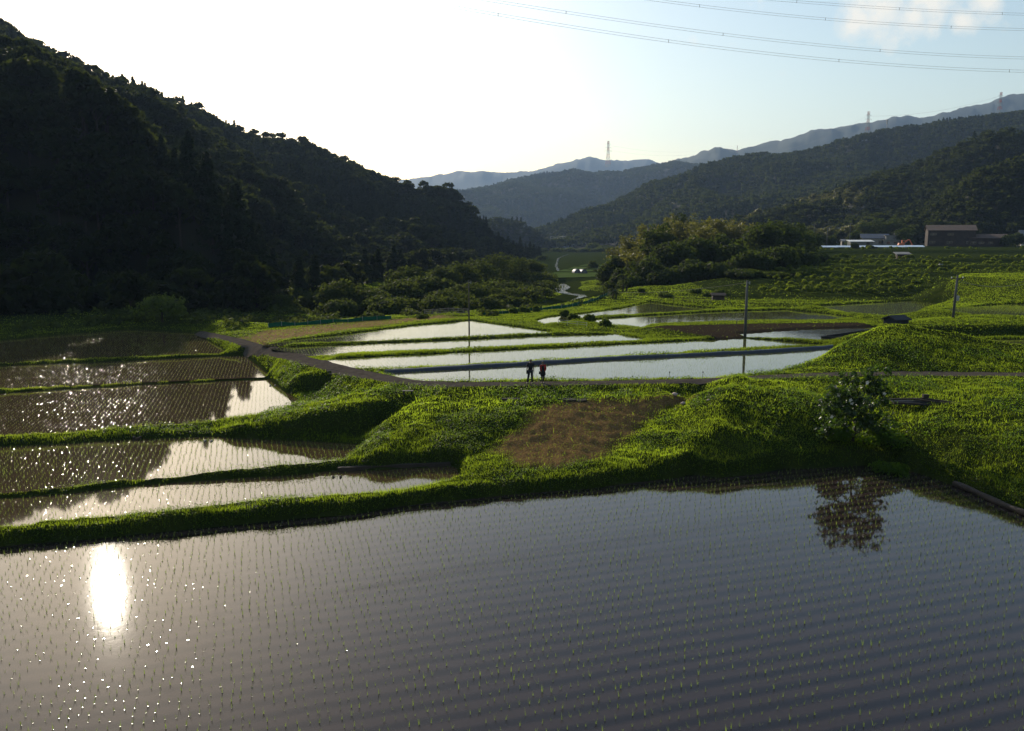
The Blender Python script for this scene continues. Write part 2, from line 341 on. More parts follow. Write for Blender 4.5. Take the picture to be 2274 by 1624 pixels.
def smooth(Z, k):
    for _ in range(k):
        p = np.pad(Z, 1, mode='edge'); Z = (4*Z+p[:-2, 1:-1]+p[2:, 1:-1]+p[1:-1, :-2]+p[1:-1, 2:])/8
    return Z
GZ = smooth(GZ, 5)
WATER = np.zeros(GZ.shape, bool); DW = np.full(GZ.shape, 60.); HW = np.full(GZ.shape, B)
ws = np.full(GZ.shape, 1e-6); hs = ws*B
for k, p in PAD.items():
    q = p['fine']; lo = q.min(0)-8; hi = q.max(0)+8
    sel = (GX > lo[0]) & (GX < hi[0]) & (GY > lo[1]) & (GY < hi[1])
    X = GX[sel]; Y = GY[sel]
    d = seg_dist(X, Y, q, True); ins = inside(X, Y, q)
    w = 1/(d+.2)**3; t = ws[sel]; t += w; ws[sel] = t; t = hs[sel]; t += w*p['h']; hs[sel] = t
    dd = np.where(ins, -d, d); DW[sel] = np.minimum(DW[sel], dd)
    z = GZ[sel]; z[ins] = p['z']-.15*np.minimum(1, d[ins]/.3); GZ[sel] = z
    t = WATER[sel]; t |= ins; WATER[sel] = t
# kinds of ground
BROWN = np.array([P(1213,900,2.1),P(1424,890,2.2),P(1550,873,2.35),P(1477,922,1.5),P(1374,978,.9),P(1333,1028,.5),P(1233,1045,.45),P(1150,1045,.5),P(1096,1004,.75),P(1116,984,1.0),P(1186,937,1.7)])
STRAW = np.array([P(530,750,1.5),P(600,733,1.6),P(870,708,1.8),P(985,700,1.9),P(1010,706,2.0),P(860,722,2.0),P(740,740,2.0),P(620,757,1.95),P(575,764,1.8)])
def soft(poly, w):
    lo = poly.min(0)-3; hi = poly.max(0)+3; m = np.zeros(GX.shape)
    sel = (GX > lo[0]) & (GX < hi[0]) & (GY > lo[1]) & (GY < hi[1])
    d = seg_dist(GX[sel], GY[sel], poly, True); d = np.where(inside(GX[sel], GY[sel], poly), d, -d)
    d = d+w*1.5*fbm(GX[sel]*.8, GY[sel]*.8, 77)
    m[sel] = np.clip(d/w*.5+.5, 0, 1); return m
MBROWN = soft(BROWN, .5); MSTRAW = soft(STRAW, 1.2); 
HW = hs/ws
PD = seg_dist(GX, GY, PATHC); PWI = np.interp(GX, PATHC[:, 0], PATHW)
s = np.clip(DW/.55, 0, 1); s = s*s*(3-2*s)
land = ~WATER
lump = .30*fbm(GX*.55, GY*.55, 3, 3)+.14*fbm(GX*2.3, GY*2.3, 31, 2)
nearf = np.clip((90-GY)/40, .35, 1)
pathf = np.clip((PD-PWI)/.6, 0, 1)
plow = inside(GX, GY, PLOW)
GZ = np.where(land, GZ+HW*s+lump*nearf*np.clip(DW/1.0, 0, 1)*pathf*1.*np.where(plow, .1, 1)*(1-.65*MBROWN)+MBROWN*.10*fbm(GX*2.6, GY*2.6, 44, 2), GZ)
GZ = np.where(land & plow, GZ+.06*np.sin((GX*.25+GY*1.)*2*np.pi/.9), GZ)
def ground(x, y):
    r = np.hypot(x, y); a = np.arctan2(x, y)
    i = np.interp(r, RR, np.arange(NR)); j = np.clip((a-AZ[0])/daz, 0, NA-1.001)
    i0 = np.clip(np.floor(i).astype(int), 0, NR-2); j0 = np.floor(j).astype(int); fi = i-i0; fj = j-j0
    return GZ[i0, j0]*(1-fi)*(1-fj)+GZ[i0+1, j0]*fi*(1-fj)+GZ[i0, j0+1]*(1-fi)*fj+GZ[i0+1, j0+1]*fi*fj
MPLOW = np.where(plow, 1., 0.); MPATH = np.clip((PWI-PD)/.15+.5, 0, 1)
MDRY_LIT = np.clip(fbm(GX*.16, GY*.16, 91)*1.5-.02+.25*fbm(GX*.6, GY*.6, 95)-.4*np.clip((GX-19)/5, 0, 1)*np.clip((57-GY)/3, 0, 1)+.75*soft(np.array([P(1577,850,2.45),P(1640,832,3.2),P(1625,880,2.8),P(1580,960,1.7),P(1500,1030,.7),P(1332,1026,.5),P(1374,980,.85),P(1477,922,1.5)]), .8)+.6*soft(np.array([P(960,862,2.4),P(1010,866,2.4),P(930,940,1.6),P(850,1010,.8),P(790,1010,.8),P(833,968,1.25),P(873,925,1.75)]), .8), 0, 1)  # dry patches, with lit spur faces and shaded right foreground painted in
m, nt, b, out = newmat('ground_soil')
at = N(nt, 'ShaderNodeAttribute', attribute_name='mask'); sp = N(nt, 'ShaderNodeSeparateColor'); nt.links.new(at.outputs['Color'], sp.inputs[0])
n1 = noise(nt, .8, 6, .65); n2 = noise(nt, 9, 5, .7)
g = mixc(nt, ramp(nt, n1.outputs[0], 0, 1, .35, .65), (.016, .027, .005), (.034, .044, .009))
g = mixc(nt, ramp(nt, n2.outputs[0], 0, .55, .45, .75), g, (.028, .024, .010))
br = mixc(nt, ramp(nt, n2.outputs[0], 0, 1, .3, .7), (.26, .155, .062), (.10, .06, .026))
st = mixc(nt, ramp(nt, n2.outputs[0], 0, 1, .3, .7), (.42, .26, .13), (.17, .10, .05))
pw = mixc(nt, ramp(nt, n2.outputs[0], 0, 1, .3, .7), (.030, .022, .015), (.055, .04, .026))
c = mixc(nt, sp.outputs[0], g, br); c = mixc(nt, sp.outputs[2], c, st); c = mixc(nt, sp.outputs[1], c, pw)
nt.links.new(c, b.inputs['Base Color']); b.inputs['Roughness'].default_value = .9; b.inputs['Specular IOR Level'].default_value = 0.
bp = N(nt, 'ShaderNodeBump'); bp.inputs['Distance'].default_value = .12; nt.links.new(n2.outputs[0], bp.inputs['Height']); nt.links.new(bp.outputs[0], b.inputs['Normal'])
M_SOIL = m
idx = np.arange(NR*NA).reshape(NR, NA)
F = np.stack([idx[:-1, :-1], idx[:-1, 1:], idx[1:, 1:], idx[1:, :-1]], -1).reshape(-1, 4)
o = mk('ground', np.stack([GX, GY, GZ], -1).reshape(-1, 3), F, M_SOIL, smooth=True, attrs={'mask': np.stack([MBROWN, MPLOW, MSTRAW, np.ones_like(GX)], -1).reshape(-1, 4)})
tag(o, kind='structure')
# wide valley floor under everything, out to the hills and beyond
a = np.linspace(0, 2*np.pi, 64, endpoint=False)
o = mk('valley_floor', [(-5500, -280, -6), (5500, -280, -6), (5500, 7850, -6), (-5500, 7850, -6)], np.array([[0, 1, 2, 3]]), plain('valley_soil', (.05, .06, .02), .9, scale=.01)); tag(o, kind='structure')
# ------------------------------------------------------------------ the path: a worn asphalt strip just above the ground
q = lerp_poly(np.c_[PATHC, PATHW], .6); qq = q[:, :2]; t = np.gradient(qq, axis=0); t = smooth(t, 0); t /= np.linalg.norm(t, axis=1)[:, None]; nn = np.stack([-t[:, 1], t[:, 0]], -1)
V = []
for k in np.linspace(-1, 1, 7):
    w = q[:, 3]+.12*fbm(q[:, 0]*1.1, q[:, 1]*1.1+k, 3)
    xy = qq+nn*(w*k)[:, None]; V.append(np.c_[xy, ground(xy[:, 0], xy[:, 1])+.035+.02*(1-k*k)])
V = np.array(V); ni, nj = V.shape[:2]; idx = np.arange(ni*nj).reshape(ni, nj)
F = np.stack([idx[:-1, :-1], idx[:-1, 1:], idx[1:, 1:], idx[1:, :-1]], -1).reshape(-1, 4)
o = mk('path', V.reshape(-1, 3), F[:, ::-1], plain('worn_asphalt', (.095, .078, .063), 1., (.055, .045, .036), 2.2, 0., bump=.01), smooth=True); tag(o, kind='structure')
# ------------------------------------------------------------------ water
def water(name, mud1, mud2, rip, rscale, rough=.03, streak=None, dimple=0.):
    m, nt, b, out = newmat(name)
    tc = N(nt, 'ShaderNodeTexCoord')
    if streak is not None:                                          # transplanter furrows in the mud, seen through the water
        mp = N(nt, 'ShaderNodeMapping'); mp.inputs['Rotation'].default_value = (0, 0, streak); nt.links.new(tc.outputs['Object'], mp.inputs[0])
        wv = N(nt, 'ShaderNodeTexWave', bands_direction='Y'); wv.inputs['Scale'].default_value = .42; wv.inputs['Distortion'].default_value = 1.6; wv.inputs['Detail'].default_value = 2; wv.inputs['Detail Scale'].default_value = .5
        nt.links.new(mp.outputs[0], wv.inputs[0]); f = ramp(nt, wv.outputs['Fac'], 0, 1, .2, .95)
    else:
        f = ramp(nt, noise(nt, .6, 4).outputs[0], 0, 1, .35, .65)
    nt.links.new(mixc(nt, f, mud1, mud2), b.inputs['Base Color'])
    b.inputs['Roughness'].default_value = rough; b.inputs['IOR'].default_value = 1.333; b.inputs['Specular IOR Level'].default_value = .5
    n1 = noise(nt, rscale, 3, .6); n2 = noise(nt, .25, 2)
    h = math2(nt, 'MULTIPLY', n1.outputs[0], ramp(nt, n2.outputs[0], .25, 1.3, .35, .7))
    bp = N(nt, 'ShaderNodeBump'); bp.inputs['Distance'].default_value = rip; nt.links.new(h, bp.inputs['Height']); nt.links.new(bp.outputs[0], b.inputs['Normal'])
    return m
bank_dir = math.atan2(P(1332,1083,0)[1]-P(0,1216,0)[1], P(1332,1083,0)[0]-P(0,1216,0)[0])
W_NEAR = water('paddy_water_near', (.036, .024, .020), (.012, .0085, .0085), .0012, 3.2, .037, -bank_dir)
W_LEFT = water('paddy_water_left', (.075, .048, .024), (.055, .036, .018), 0., 3.0, .035)
W_MID = water('paddy_water_mid', (.045, .04, .018), (.035, .03, .014), .003, 3.0, .04)
W_OLIVE = water('paddy_water_green', (.085, .085, .022), (.06, .065, .018), .004, 3.0, .06)
W_RIV = water('river_water', (.05, .05, .035), (.08, .08, .06), .04, 1.6, .08)
WM = {'N': W_NEAR, 'A': W_LEFT, 'B': W_MID, 'C': W_MID, 'D': W_MID, 'F': W_OLIVE, 'G': W_OLIVE, 'V': plain('young_rice_field', (.055, .085, .02), .8, (.075, .10, .03), .1, spec=.0)}
for k, p in PAD.items():
    q = p['fine']; c = q.mean(0); t = np.roll(q, -1, 0)-np.roll(q, 1, 0); nn = np.stack([t[:, 1], -t[:, 0]], -1); nn /= np.linalg.norm(nn, axis=1)[:, None]+1e-9
    area = np.sum(q[:, 0]*np.roll(q[:, 1], -1)-np.roll(q[:, 0], -1)*q[:, 1])
    q2 = q.copy(); q2[:, :2] += nn*(.12 if area > 0 else -.12)
    if area < 0: q2 = q2[::-1]
    o = mk('paddy_water', q2, np.arange(len(q2))[None], WM[k[0]]); tag(o, kind='structure')
q = lerp_poly(RIV, 3); t = np.gradient(q[:, :2], axis=0); t /= np.linalg.norm(t, axis=1)[:, None]; nn = np.stack([-t[:, 1], t[:, 0]], -1)
wv = np.interp(q[:, 1], [0, 140, 158, 178, 192, 212, 228, 250, 262], [2.4, 2.4, 4.0, 3.6, .9, 3.6, 3.4, .7, .6])+.6*fbm(q[:, 0]*.15, q[:, 1]*.15, 4)
L = np.c_[q[:, :2]+nn*wv[:, None], q[:, 2]]; Rr = np.c_[q[:, :2]-nn*wv[:, None], q[:, 2]]
V = np.vstack([L, Rr]); k = len(q); i = np.arange(k-1)
o = mk('river_water', V, np.stack([i+k, i+k+1, i+1, i], -1), W_RIV); tag(o, kind='structure')
# ------------------------------------------------------------------ hills
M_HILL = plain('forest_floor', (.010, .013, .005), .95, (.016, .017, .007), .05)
M_FAR = plain('far_forest', (.02, .032, .018), .95, (.032, .042, .02), .004)
def hill(name, rows, x0, x1, nc, sub, amp, ns, mat, seed, canopy=0.):
    """rows: foot -> ridge -> back; each row a list of (bearing px, height px, distance)"""
    xs = np.linspace(x0, x1, nc); L = []
    for r in rows:
        r = np.array(r, float); L.append(np.array([Q(x, np.interp(x, r[:, 0], r[:, 1]), np.interp(x, r[:, 0], r[:, 2])) for x in xs]))
    out = []; k = len(L)
    for j in range(k-1):
        p0 = L[max(j-1, 0)]; p1 = L[j]; p2 = L[j+1]; p3 = L[min(j+2, k-1)]
        for t in np.arange(sub)/sub:
            m1 = (p2-p0)/2; m2 = (p3-p1)/2
            h = p1*(2*t**3-3*t**2+1)+m1*.6*(t**3-2*t**2+t)+p2*(-2*t**3+3*t**2)+m2*.6*(t**3-t**2); out.append(h)
    out.append(L[-1]); V = np.array(out)
    lv = np.interp(np.linspace(0, 1, len(V)), [0, .18, 1], [0, canopy, canopy]); V[..., 2] -= lv[:, None]      # the readings are of the treetops
    env = np.sin(np.linspace(0, np.pi, len(V)))[:, None]
    V[..., 2] += amp*env*fbm(V[..., 0]/ns+seed, V[..., 1]/ns, seed, 4)
    if mat is M_FAR: V[..., 2] += 22*fbm(V[..., 0]/75, V[..., 1]/75, seed+5, 3)*np.minimum(1, env*2)   # crowns along the skyline
    n, c = V.shape[:2]; idx = np.arange(n*c).reshape(n, c)
    F = np.stack([idx[:-1, :-1], idx[:-1, 1:], idx[1:, 1:], idx[1:, :-1]], -1).reshape(-1, 4)
    o = mk(name, V.reshape(-1, 3), F, mat, smooth=True); tag(o, kind='structure'); return V
LH = hill('hill', [
  [(-420,775,92),(0,752,114),(300,738,120),(500,722,130),(650,700,146),(750,683,166),(900,640,240),(1000,612,330),(1130,578,480),(1200,573,540)],
  [(-420,600,125),(0,612,146),(300,628,148),(430,635,142),(500,640,146),(650,645,162),(750,640,192),(900,600,270),(1000,580,370),(1130,566,500),(1200,571,550)],
  [(-420,60,165),(-100,90,182),(0,125,190),(90,170,190),(180,215,190),(290,285,188),(370,345,184),(430,395,176),(500,440,176),(560,500,180),(620,555,194),(700,600,215),(800,600,275),(900,565,340),(1000,540,440),(1130,556,520),(1200,570,560)],
  [(-420,60,230),(0,135,260),(90,176,262),(180,218,262),(290,272,262),(430,362,262),(560,440,280),(700,500,320),(800,520,370),(900,510,440),(1000,500,500),(1130,556,540),(1200,569,570)],
  [(-420,-90,440),(-100,10,460),(0,70,470),(60,100,476),(130,140,482),(240,185,495),(350,222,505),(450,268,512),(560,312,520),(680,345,530),(800,380,540),(880,405,548),(960,422,556),(1010,442,560),(1040,462,562),(1060,492,562),(1085,520,565),(1110,548,570),(1140,562,570),(1200,568,580)],
  [(-420,140,620),(0,200,640),(450,380,680),(880,500,700),(1010,530,700),(1110,560,690),(1200,567,690)]], -420, 1200, 160, 10, 17, 42, M_HILL, 3, 8.)
MH = hill('wooded_knoll', [[(1040,572,840),(1250,573,900),(1290,573,930)],[(1040,520,885),(1100,510,900),(1180,530,915),(1250,566,930),(1290,572,945)],[(1040,500,960),(1100,492,960),(1150,496,960),(1180,512,960),(1210,540,960),(1240,560,967),(1265,571,975),(1290,572,982)],[(1040,560,1140),(1290,570,1140)]], 1040, 1290, 40, 6, 8, 60, M_HILL, 8, 7.)
C2H = hill('mountain_centre', [[(960,556,2000),(1560,556,2000)],[(960,470,2400),(1200,470,2400),(1560,480,2400)],[(960,424,3000),(1020,422,3000),(1090,410,3000),(1130,398,3000),(1200,384,3000),(1260,376,3000),(1320,380,3000),(1350,374,3000),(1400,368,3000),(1450,364,3000),(1500,357,3000),(1540,367,3000),(1600,385,3000),(1700,420,3000)],[(960,480,4000),(1700,470,4000)]], 960, 1700, 80, 9, 60, 280, M_HILL, 21, 12.)
R3H = hill('mountain_right', [[(1180,555,900),(1700,553,800),(2500,553,800)],[(1180,550,1000),(1300,520,1000),(1420,472,1050),(1540,405,1150),(1620,440,1000),(1750,450,950),(2100,420,950),(2500,400,950)],[(1180,548,1050),(1300,530,1050),(1420,500,1120),(1540,450,1220),(1620,440,1180),(1750,420,1150),(2100,380,1150),(2500,360,1150)],[(1180,535,1250),(1220,525,1260),(1260,501,1280),(1330,461,1300),(1400,431,1320),(1480,396,1350),(1560,361,1380),(1650,341,1400),(1700,334,1400),(1760,331,1400),(1850,334,1400),(1920,324,1420),(2000,308,1440),(2060,303,1450),(2120,291,1460),(2200,276,1480),(2274,264,1500),(2500,220,1500)],[(1180,560,2000),(1700,480,2100),(2500,400,2200)]], 1180, 2500, 130, 8, 40, 150, M_HILL, 33, 4.)
R4H = hill('foothill_right', [[(1580,553,430),(2500,552,420)],[(1580,552,470),(1700,535,480),(1850,510,470),(2000,480,460),(2150,440,470),(2274,415,480),(2500,380,480)],[(1580,551,560),(1700,530,570),(1850,495,560),(2000,470,560),(2150,430,560),(2274,400,560),(2500,370,560)],[(1580,548,660),(1640,514,670),(1680,490,680),(1740,466,690),(1830,437,700),(1900,412,700),(1960,393,700),(2040,378,700),(2100,358,700),(2160,347,700),(2274,325,700),(2500,290,700)],[(1580,556,1000),(2500,500,1000)]], 1580, 2500, 110, 8, 24, 75, M_HILL, 45, 4.)
hill('mountain_range_right', [[(1380,540,3200),(2600,520,3200)],[(1380,400,4300),(1520,354,4400),(1560,341,4400),(1600,335,4400),(1640,338,4400),(1700,318,4400),(1760,300,4400),(1800,288,4400),(1850,282,4400),(1900,277,4400),(1960,270,4400),(1990,264,4400),(2040,270,4400),(2100,257,4400),(2180,237,4400),(2220,224,4400),(2274,215,4400),(2400,190,4400),(2600,150,4400)],[(1380,520,6000),(2600,420,6000)]], 1380, 2600, 520, 16, 34, 420, M_FAR, 51)
hill('mountain_range_far', [[(820,545,5200),(1640,545,5200)],[(820,410,7000),(960,396,7000),(1020,387,7000),(1060,382,7000),(1130,386,7000),(1180,383,7000),(1230,367,7000),(1290,350,7000),(1310,347,7000),(1350,352,7000),(1440,354,7000),(1480,363,7000),(1560,380,7000),(1640,390,7000)],[(820,520,7800),(1640,500,7800)]], 820, 1640, 420, 16, 46, 520, M_FAR, 60)
# ------------------------------------------------------------------ foliage
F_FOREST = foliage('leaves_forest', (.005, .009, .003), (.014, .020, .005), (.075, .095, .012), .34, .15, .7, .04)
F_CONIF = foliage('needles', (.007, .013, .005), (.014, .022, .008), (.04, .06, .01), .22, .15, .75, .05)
F_RIVER = foliage('leaves_riverside', (.016, .028, .007), (.036, .050, .013), (.12, .15, .022), .36, .3, .75, .05)
F_BAMBOO = foliage('leaves_bamboo', (.026, .034, .008), (.050, .052, .012), (.21, .205, .026), .42, .3)
F_DARK = foliage('leaves_evergreen', (.011, .020, .005), (.024, .036, .008), (.11, .15, .016), .34, .3, .7, .06)
F_BUSH = foliage('leaves_bush', (.026, .046, .010), (.055, .080, .016), (.16, .21, .025), .42, 1., .7, .08)
F_CROP = foliage('leaves_crop', (.022, .040, .008), (.05, .072, .014), (.36, .45, .035), .48, 1., .7, .06)
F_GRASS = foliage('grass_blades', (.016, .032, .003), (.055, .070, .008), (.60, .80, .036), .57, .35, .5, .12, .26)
F_GRASS_FAR = foliage('grass_far', (.014, .027, .003), (.042, .054, .008), (.42, .57, .03), .53, .15, .6, .06, .30)
F_CLOVER = foliage('clover_leaves', (.012, .030, .004), (.030, .055, .007), (.34, .55, .018), .48, .6, .5, .16, .35)
F_STRAW = foliage('dry_straw', (.15, .095, .035), (.26, .17, .07), (.25, .16, .06), .25, 1., .8, .1)
F_RICE = foliage('rice_leaves', (.07, .12, .02), (.11, .16, .03), (.30, .42, .05), .5, 1.)
M_BARK = plain('bark', (.030, .023, .017), .95, (.016, .013, .010), 4., bump=.02)
def unit(n, up=-.35):
    u = rng.normal(size=(n, 3)); u /= np.linalg.norm(u, axis=1)[:, None]
    u[:, 2] = np.where(u[:, 2] < up, -u[:, 2], u[:, 2]); return u
def cards(pos, nrm, size, asp=.6):
    """one small leaf-spray quad per point"""
    n = len(pos); nrm = nrm/(np.linalg.norm(nrm, axis=1)[:, None]+1e-9)
    t = np.cross(nrm, rng.normal(size=(n, 3))); t /= np.linalg.norm(t, axis=1)[:, None]+1e-9; b = np.cross(nrm, t)
    s = np.broadcast_to(size, (n,))[:, None]
    V = np.stack([pos-t*s, pos+b*s*asp-t*s*.1, pos+t*s, pos-b*s*asp+t*s*.1], 1).reshape(-1, 3)
    return V, np.arange(4*n).reshape(n, 4)
def lobes_pts(lobes, per, thick=.45):
    P_, N_ = [], []
    for c in lobes:
        k = int(per*(.7+.6*rng.random())); u = unit(k)
        r = 1-thick*rng.random(k)**2
        P_.append(np.array(c[:3])+u*np.array(c[3:6])*r[:, None]); N_.append(u+.75*rng.normal(size=(k, 3))*.8)
    return np.concatenate(P_), np.concatenate(N_)
def broad_lobes(h, Rc, nl, base=.28, flat=1.):
    L = []
    for i in range(nl):
        u = unit(1, -.6)[0]; q = .55+.45*rng.random()
        cz = h*(base+(1-base)*.52); rz = h*(1-base)*.40
        rr = Rc*(.30+.20*rng.random())
        L.append((u[0]*Rc*.68*q, u[1]*Rc*.68*q, cz+u[2]*rz*.85*q, rr, rr, rr*(.72*flat)))
    return L
def trunk_mb(h, r, lobes, nlimb=5, lean=(0, 0)):
    mb = MB(); top = h*.62
    mb.add(*tube([(0, 0, -.4), (lean[0]*.2, lean[1]*.2, h*.2), (lean[0]*.6, lean[1]*.6, h*.42), (lean[0], lean[1], top)], [r*1.25, r, r*.75, r*.35], 7))
    for c in lobes[:nlimb]:
        s = h*(.25+.25*rng.random()); f = s/top
        a = np.array((lean[0]*f, lean[1]*f, s)); e = np.array(c[:3]); mid = (a+e)/2+np.array((0, 0, .05*h))
        mb.add(*tube([a, mid, e], [r*.5, r*.33, r*.12], 5))
    return mb
def conifer_pts(h, Rc, n):
    t = rng.random(n)**.8; z = h*(.12+.88*t); r = Rc*(1-t)**.85*(.75+.35*np.sin(z*3.1))*(.55+.45*rng.random(n)**.5)
    a = rng.random(n)*2*np.pi
    p = np.stack([r*np.cos(a), r*np.sin(a), z-r*.25], -1); nn = np.stack([np.cos(a)*.7, np.sin(a)*.7, np.full(n, .55)], -1)+.5*rng.normal(size=(n, 3))
    return p, nn
# --- prototype forest trees (one mesh: too small to show their parts)
def proto_broad(h, Rc, nl, per, size, fol):
    L = broad_lobes(h, Rc, nl, .05); p, nn = lobes_pts(L, per); V, F = cards(p, nn, size*(.6+.8*rng.random(len(p))))
    mb = trunk_mb(h, .22, L, 3); mb.add(V, F, 1); return mb
PROT = [('b', proto_broad(9.5, 4.4, 15, 42, .62, F_FOREST)), ('b', proto_broad(11, 4.8, 18, 40, .65, F_FOREST)), ('b', proto_broad(8, 4.6, 13, 44, .6, F_FOREST)), ('b', proto_broad(12.5, 4.2, 16, 40, .62, F_FOREST))]
for h in (11, 12.5, 10):
    p, nn = conifer_pts(h, h*.27, 700); V, F = cards(p, nn, .55*(.6+.7*rng.random(len(p)))); mb = MB(); mb.add(*tube([(0, 0, -.4), (0, 0, h*.9)], [.22, .05], 5)); mb.add(V, F, 1); PROT.append(('c', mb))
def flat(mb):
    """card centres only, for merging a far wood: (V,F) of the leaf quads"""
    return np.concatenate(mb.V[-1:]), np.arange(len(mb.V[-1])).reshape(-1, 4)
def scatter(V, spacing, rows=None):
    """points over a loft surface, roughly one per spacing^2"""
    n, c = V.shape[:2]; A = V[:-1, :-1]; Bx = V[:-1, 1:]; Cx = V[1:, :-1]
    ar = np.linalg.norm(np.cross(Bx-A, Cx-A), axis=-1)
    if rows is not None: ar[rows:] = 0
    k = rng.poisson(ar/spacing**2*2.8); ii, jj = np.nonzero(k); rep = k[ii, jj]
    ii = np.repeat(ii, rep); jj = np.repeat(jj, rep); u = rng.random(len(ii))[:, None]; v = rng.random(len(ii))[:, None]
    p = (V[ii, jj]*(1-u)+V[ii, jj+1]*u)*(1-v)+(V[ii+1, jj]*(1-u)+V[ii+1, jj+1]*u)*v
    order = rng.permutation(len(p)); grid = {}; keep = []; s2 = (spacing*.66)**2; zs = p[:, 2]
    for q in order:
        x, y = p[q, 0], p[q, 1]; gx, gy = int(x//spacing), int(y//spacing); ok = True
        for a in (gx-1, gx, gx+1):
            for b in (gy-1, gy, gy+1):
                for w in grid.get((a, b), ()):
                    if (p[w, 0]-x)**2+(p[w, 1]-y)**2+.6*(zs[w]-zs[q])**2 < s2: ok = False; break
                if not ok: break
            if not ok: break
        if ok: grid.setdefault((gx, gy), []).append(q); keep.append(q)
    return p[keep]
def merge_wood(name, pts, protos, smin, smax, fols, sel, tints=None, wide=1.):
    """a far wood that reads as one mass: one object of kind stuff"""
    mb = MB(); T = []
    for i, p in enumerate(pts):
        pv, pf = protos[sel[i]]; s = smin+(smax-smin)*rng.random(); a = rng.random()*6.28
        v = rotz(pv*s*np.array((wide, wide, 1)), a)+p; mb.add(v, pf, fols[sel[i]]); T.append(np.full(len(v), rng.random()))
    o = mb.build(name, [F_FOREST, F_CONIF, F_BAMBOO], attrs={'tint': np.concatenate(T)}); tag(o, kind='stuff'); return o
PL = [proto_broad(9.5, 4.4, 14, 24, .84, F_FOREST), proto_broad(11, 4.8, 15, 24, .88, F_FOREST), proto_broad(8, 4.6, 12, 26, .8, F_FOREST), proto_broad(12.5, 4.2, 14, 24, .84, F_FOREST)]
FL = [flat(mb) for mb in PL]+[flat(mb) for _, mb in PROT[4:]]; FOLI = [0, 0, 0, 0, 1, 1, 1]
def far_proto(nq, size, Rc, h):
    L = broad_lobes(h, Rc, 7, .05); p, nn = lobes_pts(L, nq/7); return cards(p, nn, size*(.7+.6*rng.random(len(p))))
def far_conif(nq, size, h):
    p, nn = conifer_pts(h, h*.32, nq); return cards(p, nn, size)
# left hill: the nearest 290 trees stand as objects, the rest is forest
tp = scatter(LH, 5.3, rows=44)
tp = tp[(tp[:, 1] > 80)]
bear = np.arctan2(tp[:, 0], tp[:, 1]); vis = (bear > R(-36)) & (bear < R(6))
tp = tp[vis]; bear = bear[vis]; d = np.hypot(tp[:, 0], tp[:, 1])
elev = np.arctan2(tp[:, 2]-CAMZ, d)
# conifers stand along the ridge and in bands, broadleaf elsewhere
con = (fbm(tp[:, 0]/60, tp[:, 1]/60, 71) > .16) | ((elev > np.interp(bear, [R(-33), R(-20), R(-5), R(0)], [R(10.2), R(7.5), R(4.0), R(2.5)])) & (fbm(tp[:, 0]/35, tp[:, 1]/35, 72) > .15))
con &= bear > R(-26)
# what shows from the viewpoint: drop the ones hidden behind nearer trees
order = np.argsort(d); hor = np.full(1400, -9.)
bi = ((bear-R(-37))/(R(44))*1400).astype(int); show = np.zeros(len(tp), bool)
for q in order:
    h = 9.; w = int(4.2/d[q]/(R(44)/1400)); a, b_ = max(0, bi[q]-w), min(1400, bi[q]+w+1)
    e = math.atan2(tp[q, 2]+h*.9-CAMZ, d[q])
    if (hor[a:b_] < e-.004).mean() > .5: show[q] = True
    hor[a:b_] = np.maximum(hor[a:b_], e-.008)
infr = (bear > R(-31.3)) & (bear < R(3))
cand = [q for q in order if show[q] and infr[q]][:290]
ind = np.zeros(len(tp), bool); ind[cand] = True
sel = np.where(con, rng.integers(4, 7, len(tp)), rng.integers(0, 4, len(tp)))
MESH = {}
for k, (kind, mb) in enumerate(PROT): MESH[k] = mb
made = {}
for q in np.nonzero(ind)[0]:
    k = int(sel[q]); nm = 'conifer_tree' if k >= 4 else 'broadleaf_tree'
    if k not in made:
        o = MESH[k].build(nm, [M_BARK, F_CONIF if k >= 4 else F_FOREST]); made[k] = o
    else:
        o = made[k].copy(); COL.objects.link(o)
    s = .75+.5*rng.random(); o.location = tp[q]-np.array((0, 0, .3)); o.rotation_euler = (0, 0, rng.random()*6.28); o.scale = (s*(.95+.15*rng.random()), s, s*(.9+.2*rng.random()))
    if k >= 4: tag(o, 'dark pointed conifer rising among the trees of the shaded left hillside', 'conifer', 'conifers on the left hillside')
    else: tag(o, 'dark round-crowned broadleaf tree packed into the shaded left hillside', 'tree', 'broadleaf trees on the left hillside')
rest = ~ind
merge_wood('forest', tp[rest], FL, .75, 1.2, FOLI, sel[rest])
FP = [far_proto(150, .95, 4.8, 9), far_proto(150, .95, 5.2, 11), far_conif(130, .9, 12)]
p = scatter(MH, 8, 14); merge_wood('forest', p, FP, .8, 1.2, [0, 0, 1], rng.integers(0, 3, len(p)))
p = scatter(R4H, 6.2, 26); p = p[(p[:, 0]/p[:, 1] < .68)]
bam = (p[:, 0]/p[:, 1] > .27) & (p[:, 0]/p[:, 1] < .42) & (fbm(p[:, 0]/30, p[:, 1]/30, 5) > .08) & (p[:, 2] < 42)
FP4 = FP+[far_proto(150, .8, 3.2, 12)]
merge_wood('forest', p, FP4, .8, 1.25, [0, 0, 1, 2], np.where(bam, 3, np.where(rng.random(len(p)) < .06, 2, rng.integers(0, 2, len(p)))))
FP3 = [far_proto(46, 1.9, 6, 11), far_proto(46, 1.9, 6.5, 13), far_conif(40, 1.8, 13)]
p = scatter(R3H, 9.3, 26); p = p[(p[:, 0]/p[:, 1] < .68)]
merge_wood('forest', p, FP3, .8, 1.2, [0, 0, 1], np.where(fbm(p[:, 0]/120, p[:, 1]/120, 9) > .3, 2, rng.integers(0, 2, len(p))))
p = scatter(C2H, 16, 20)
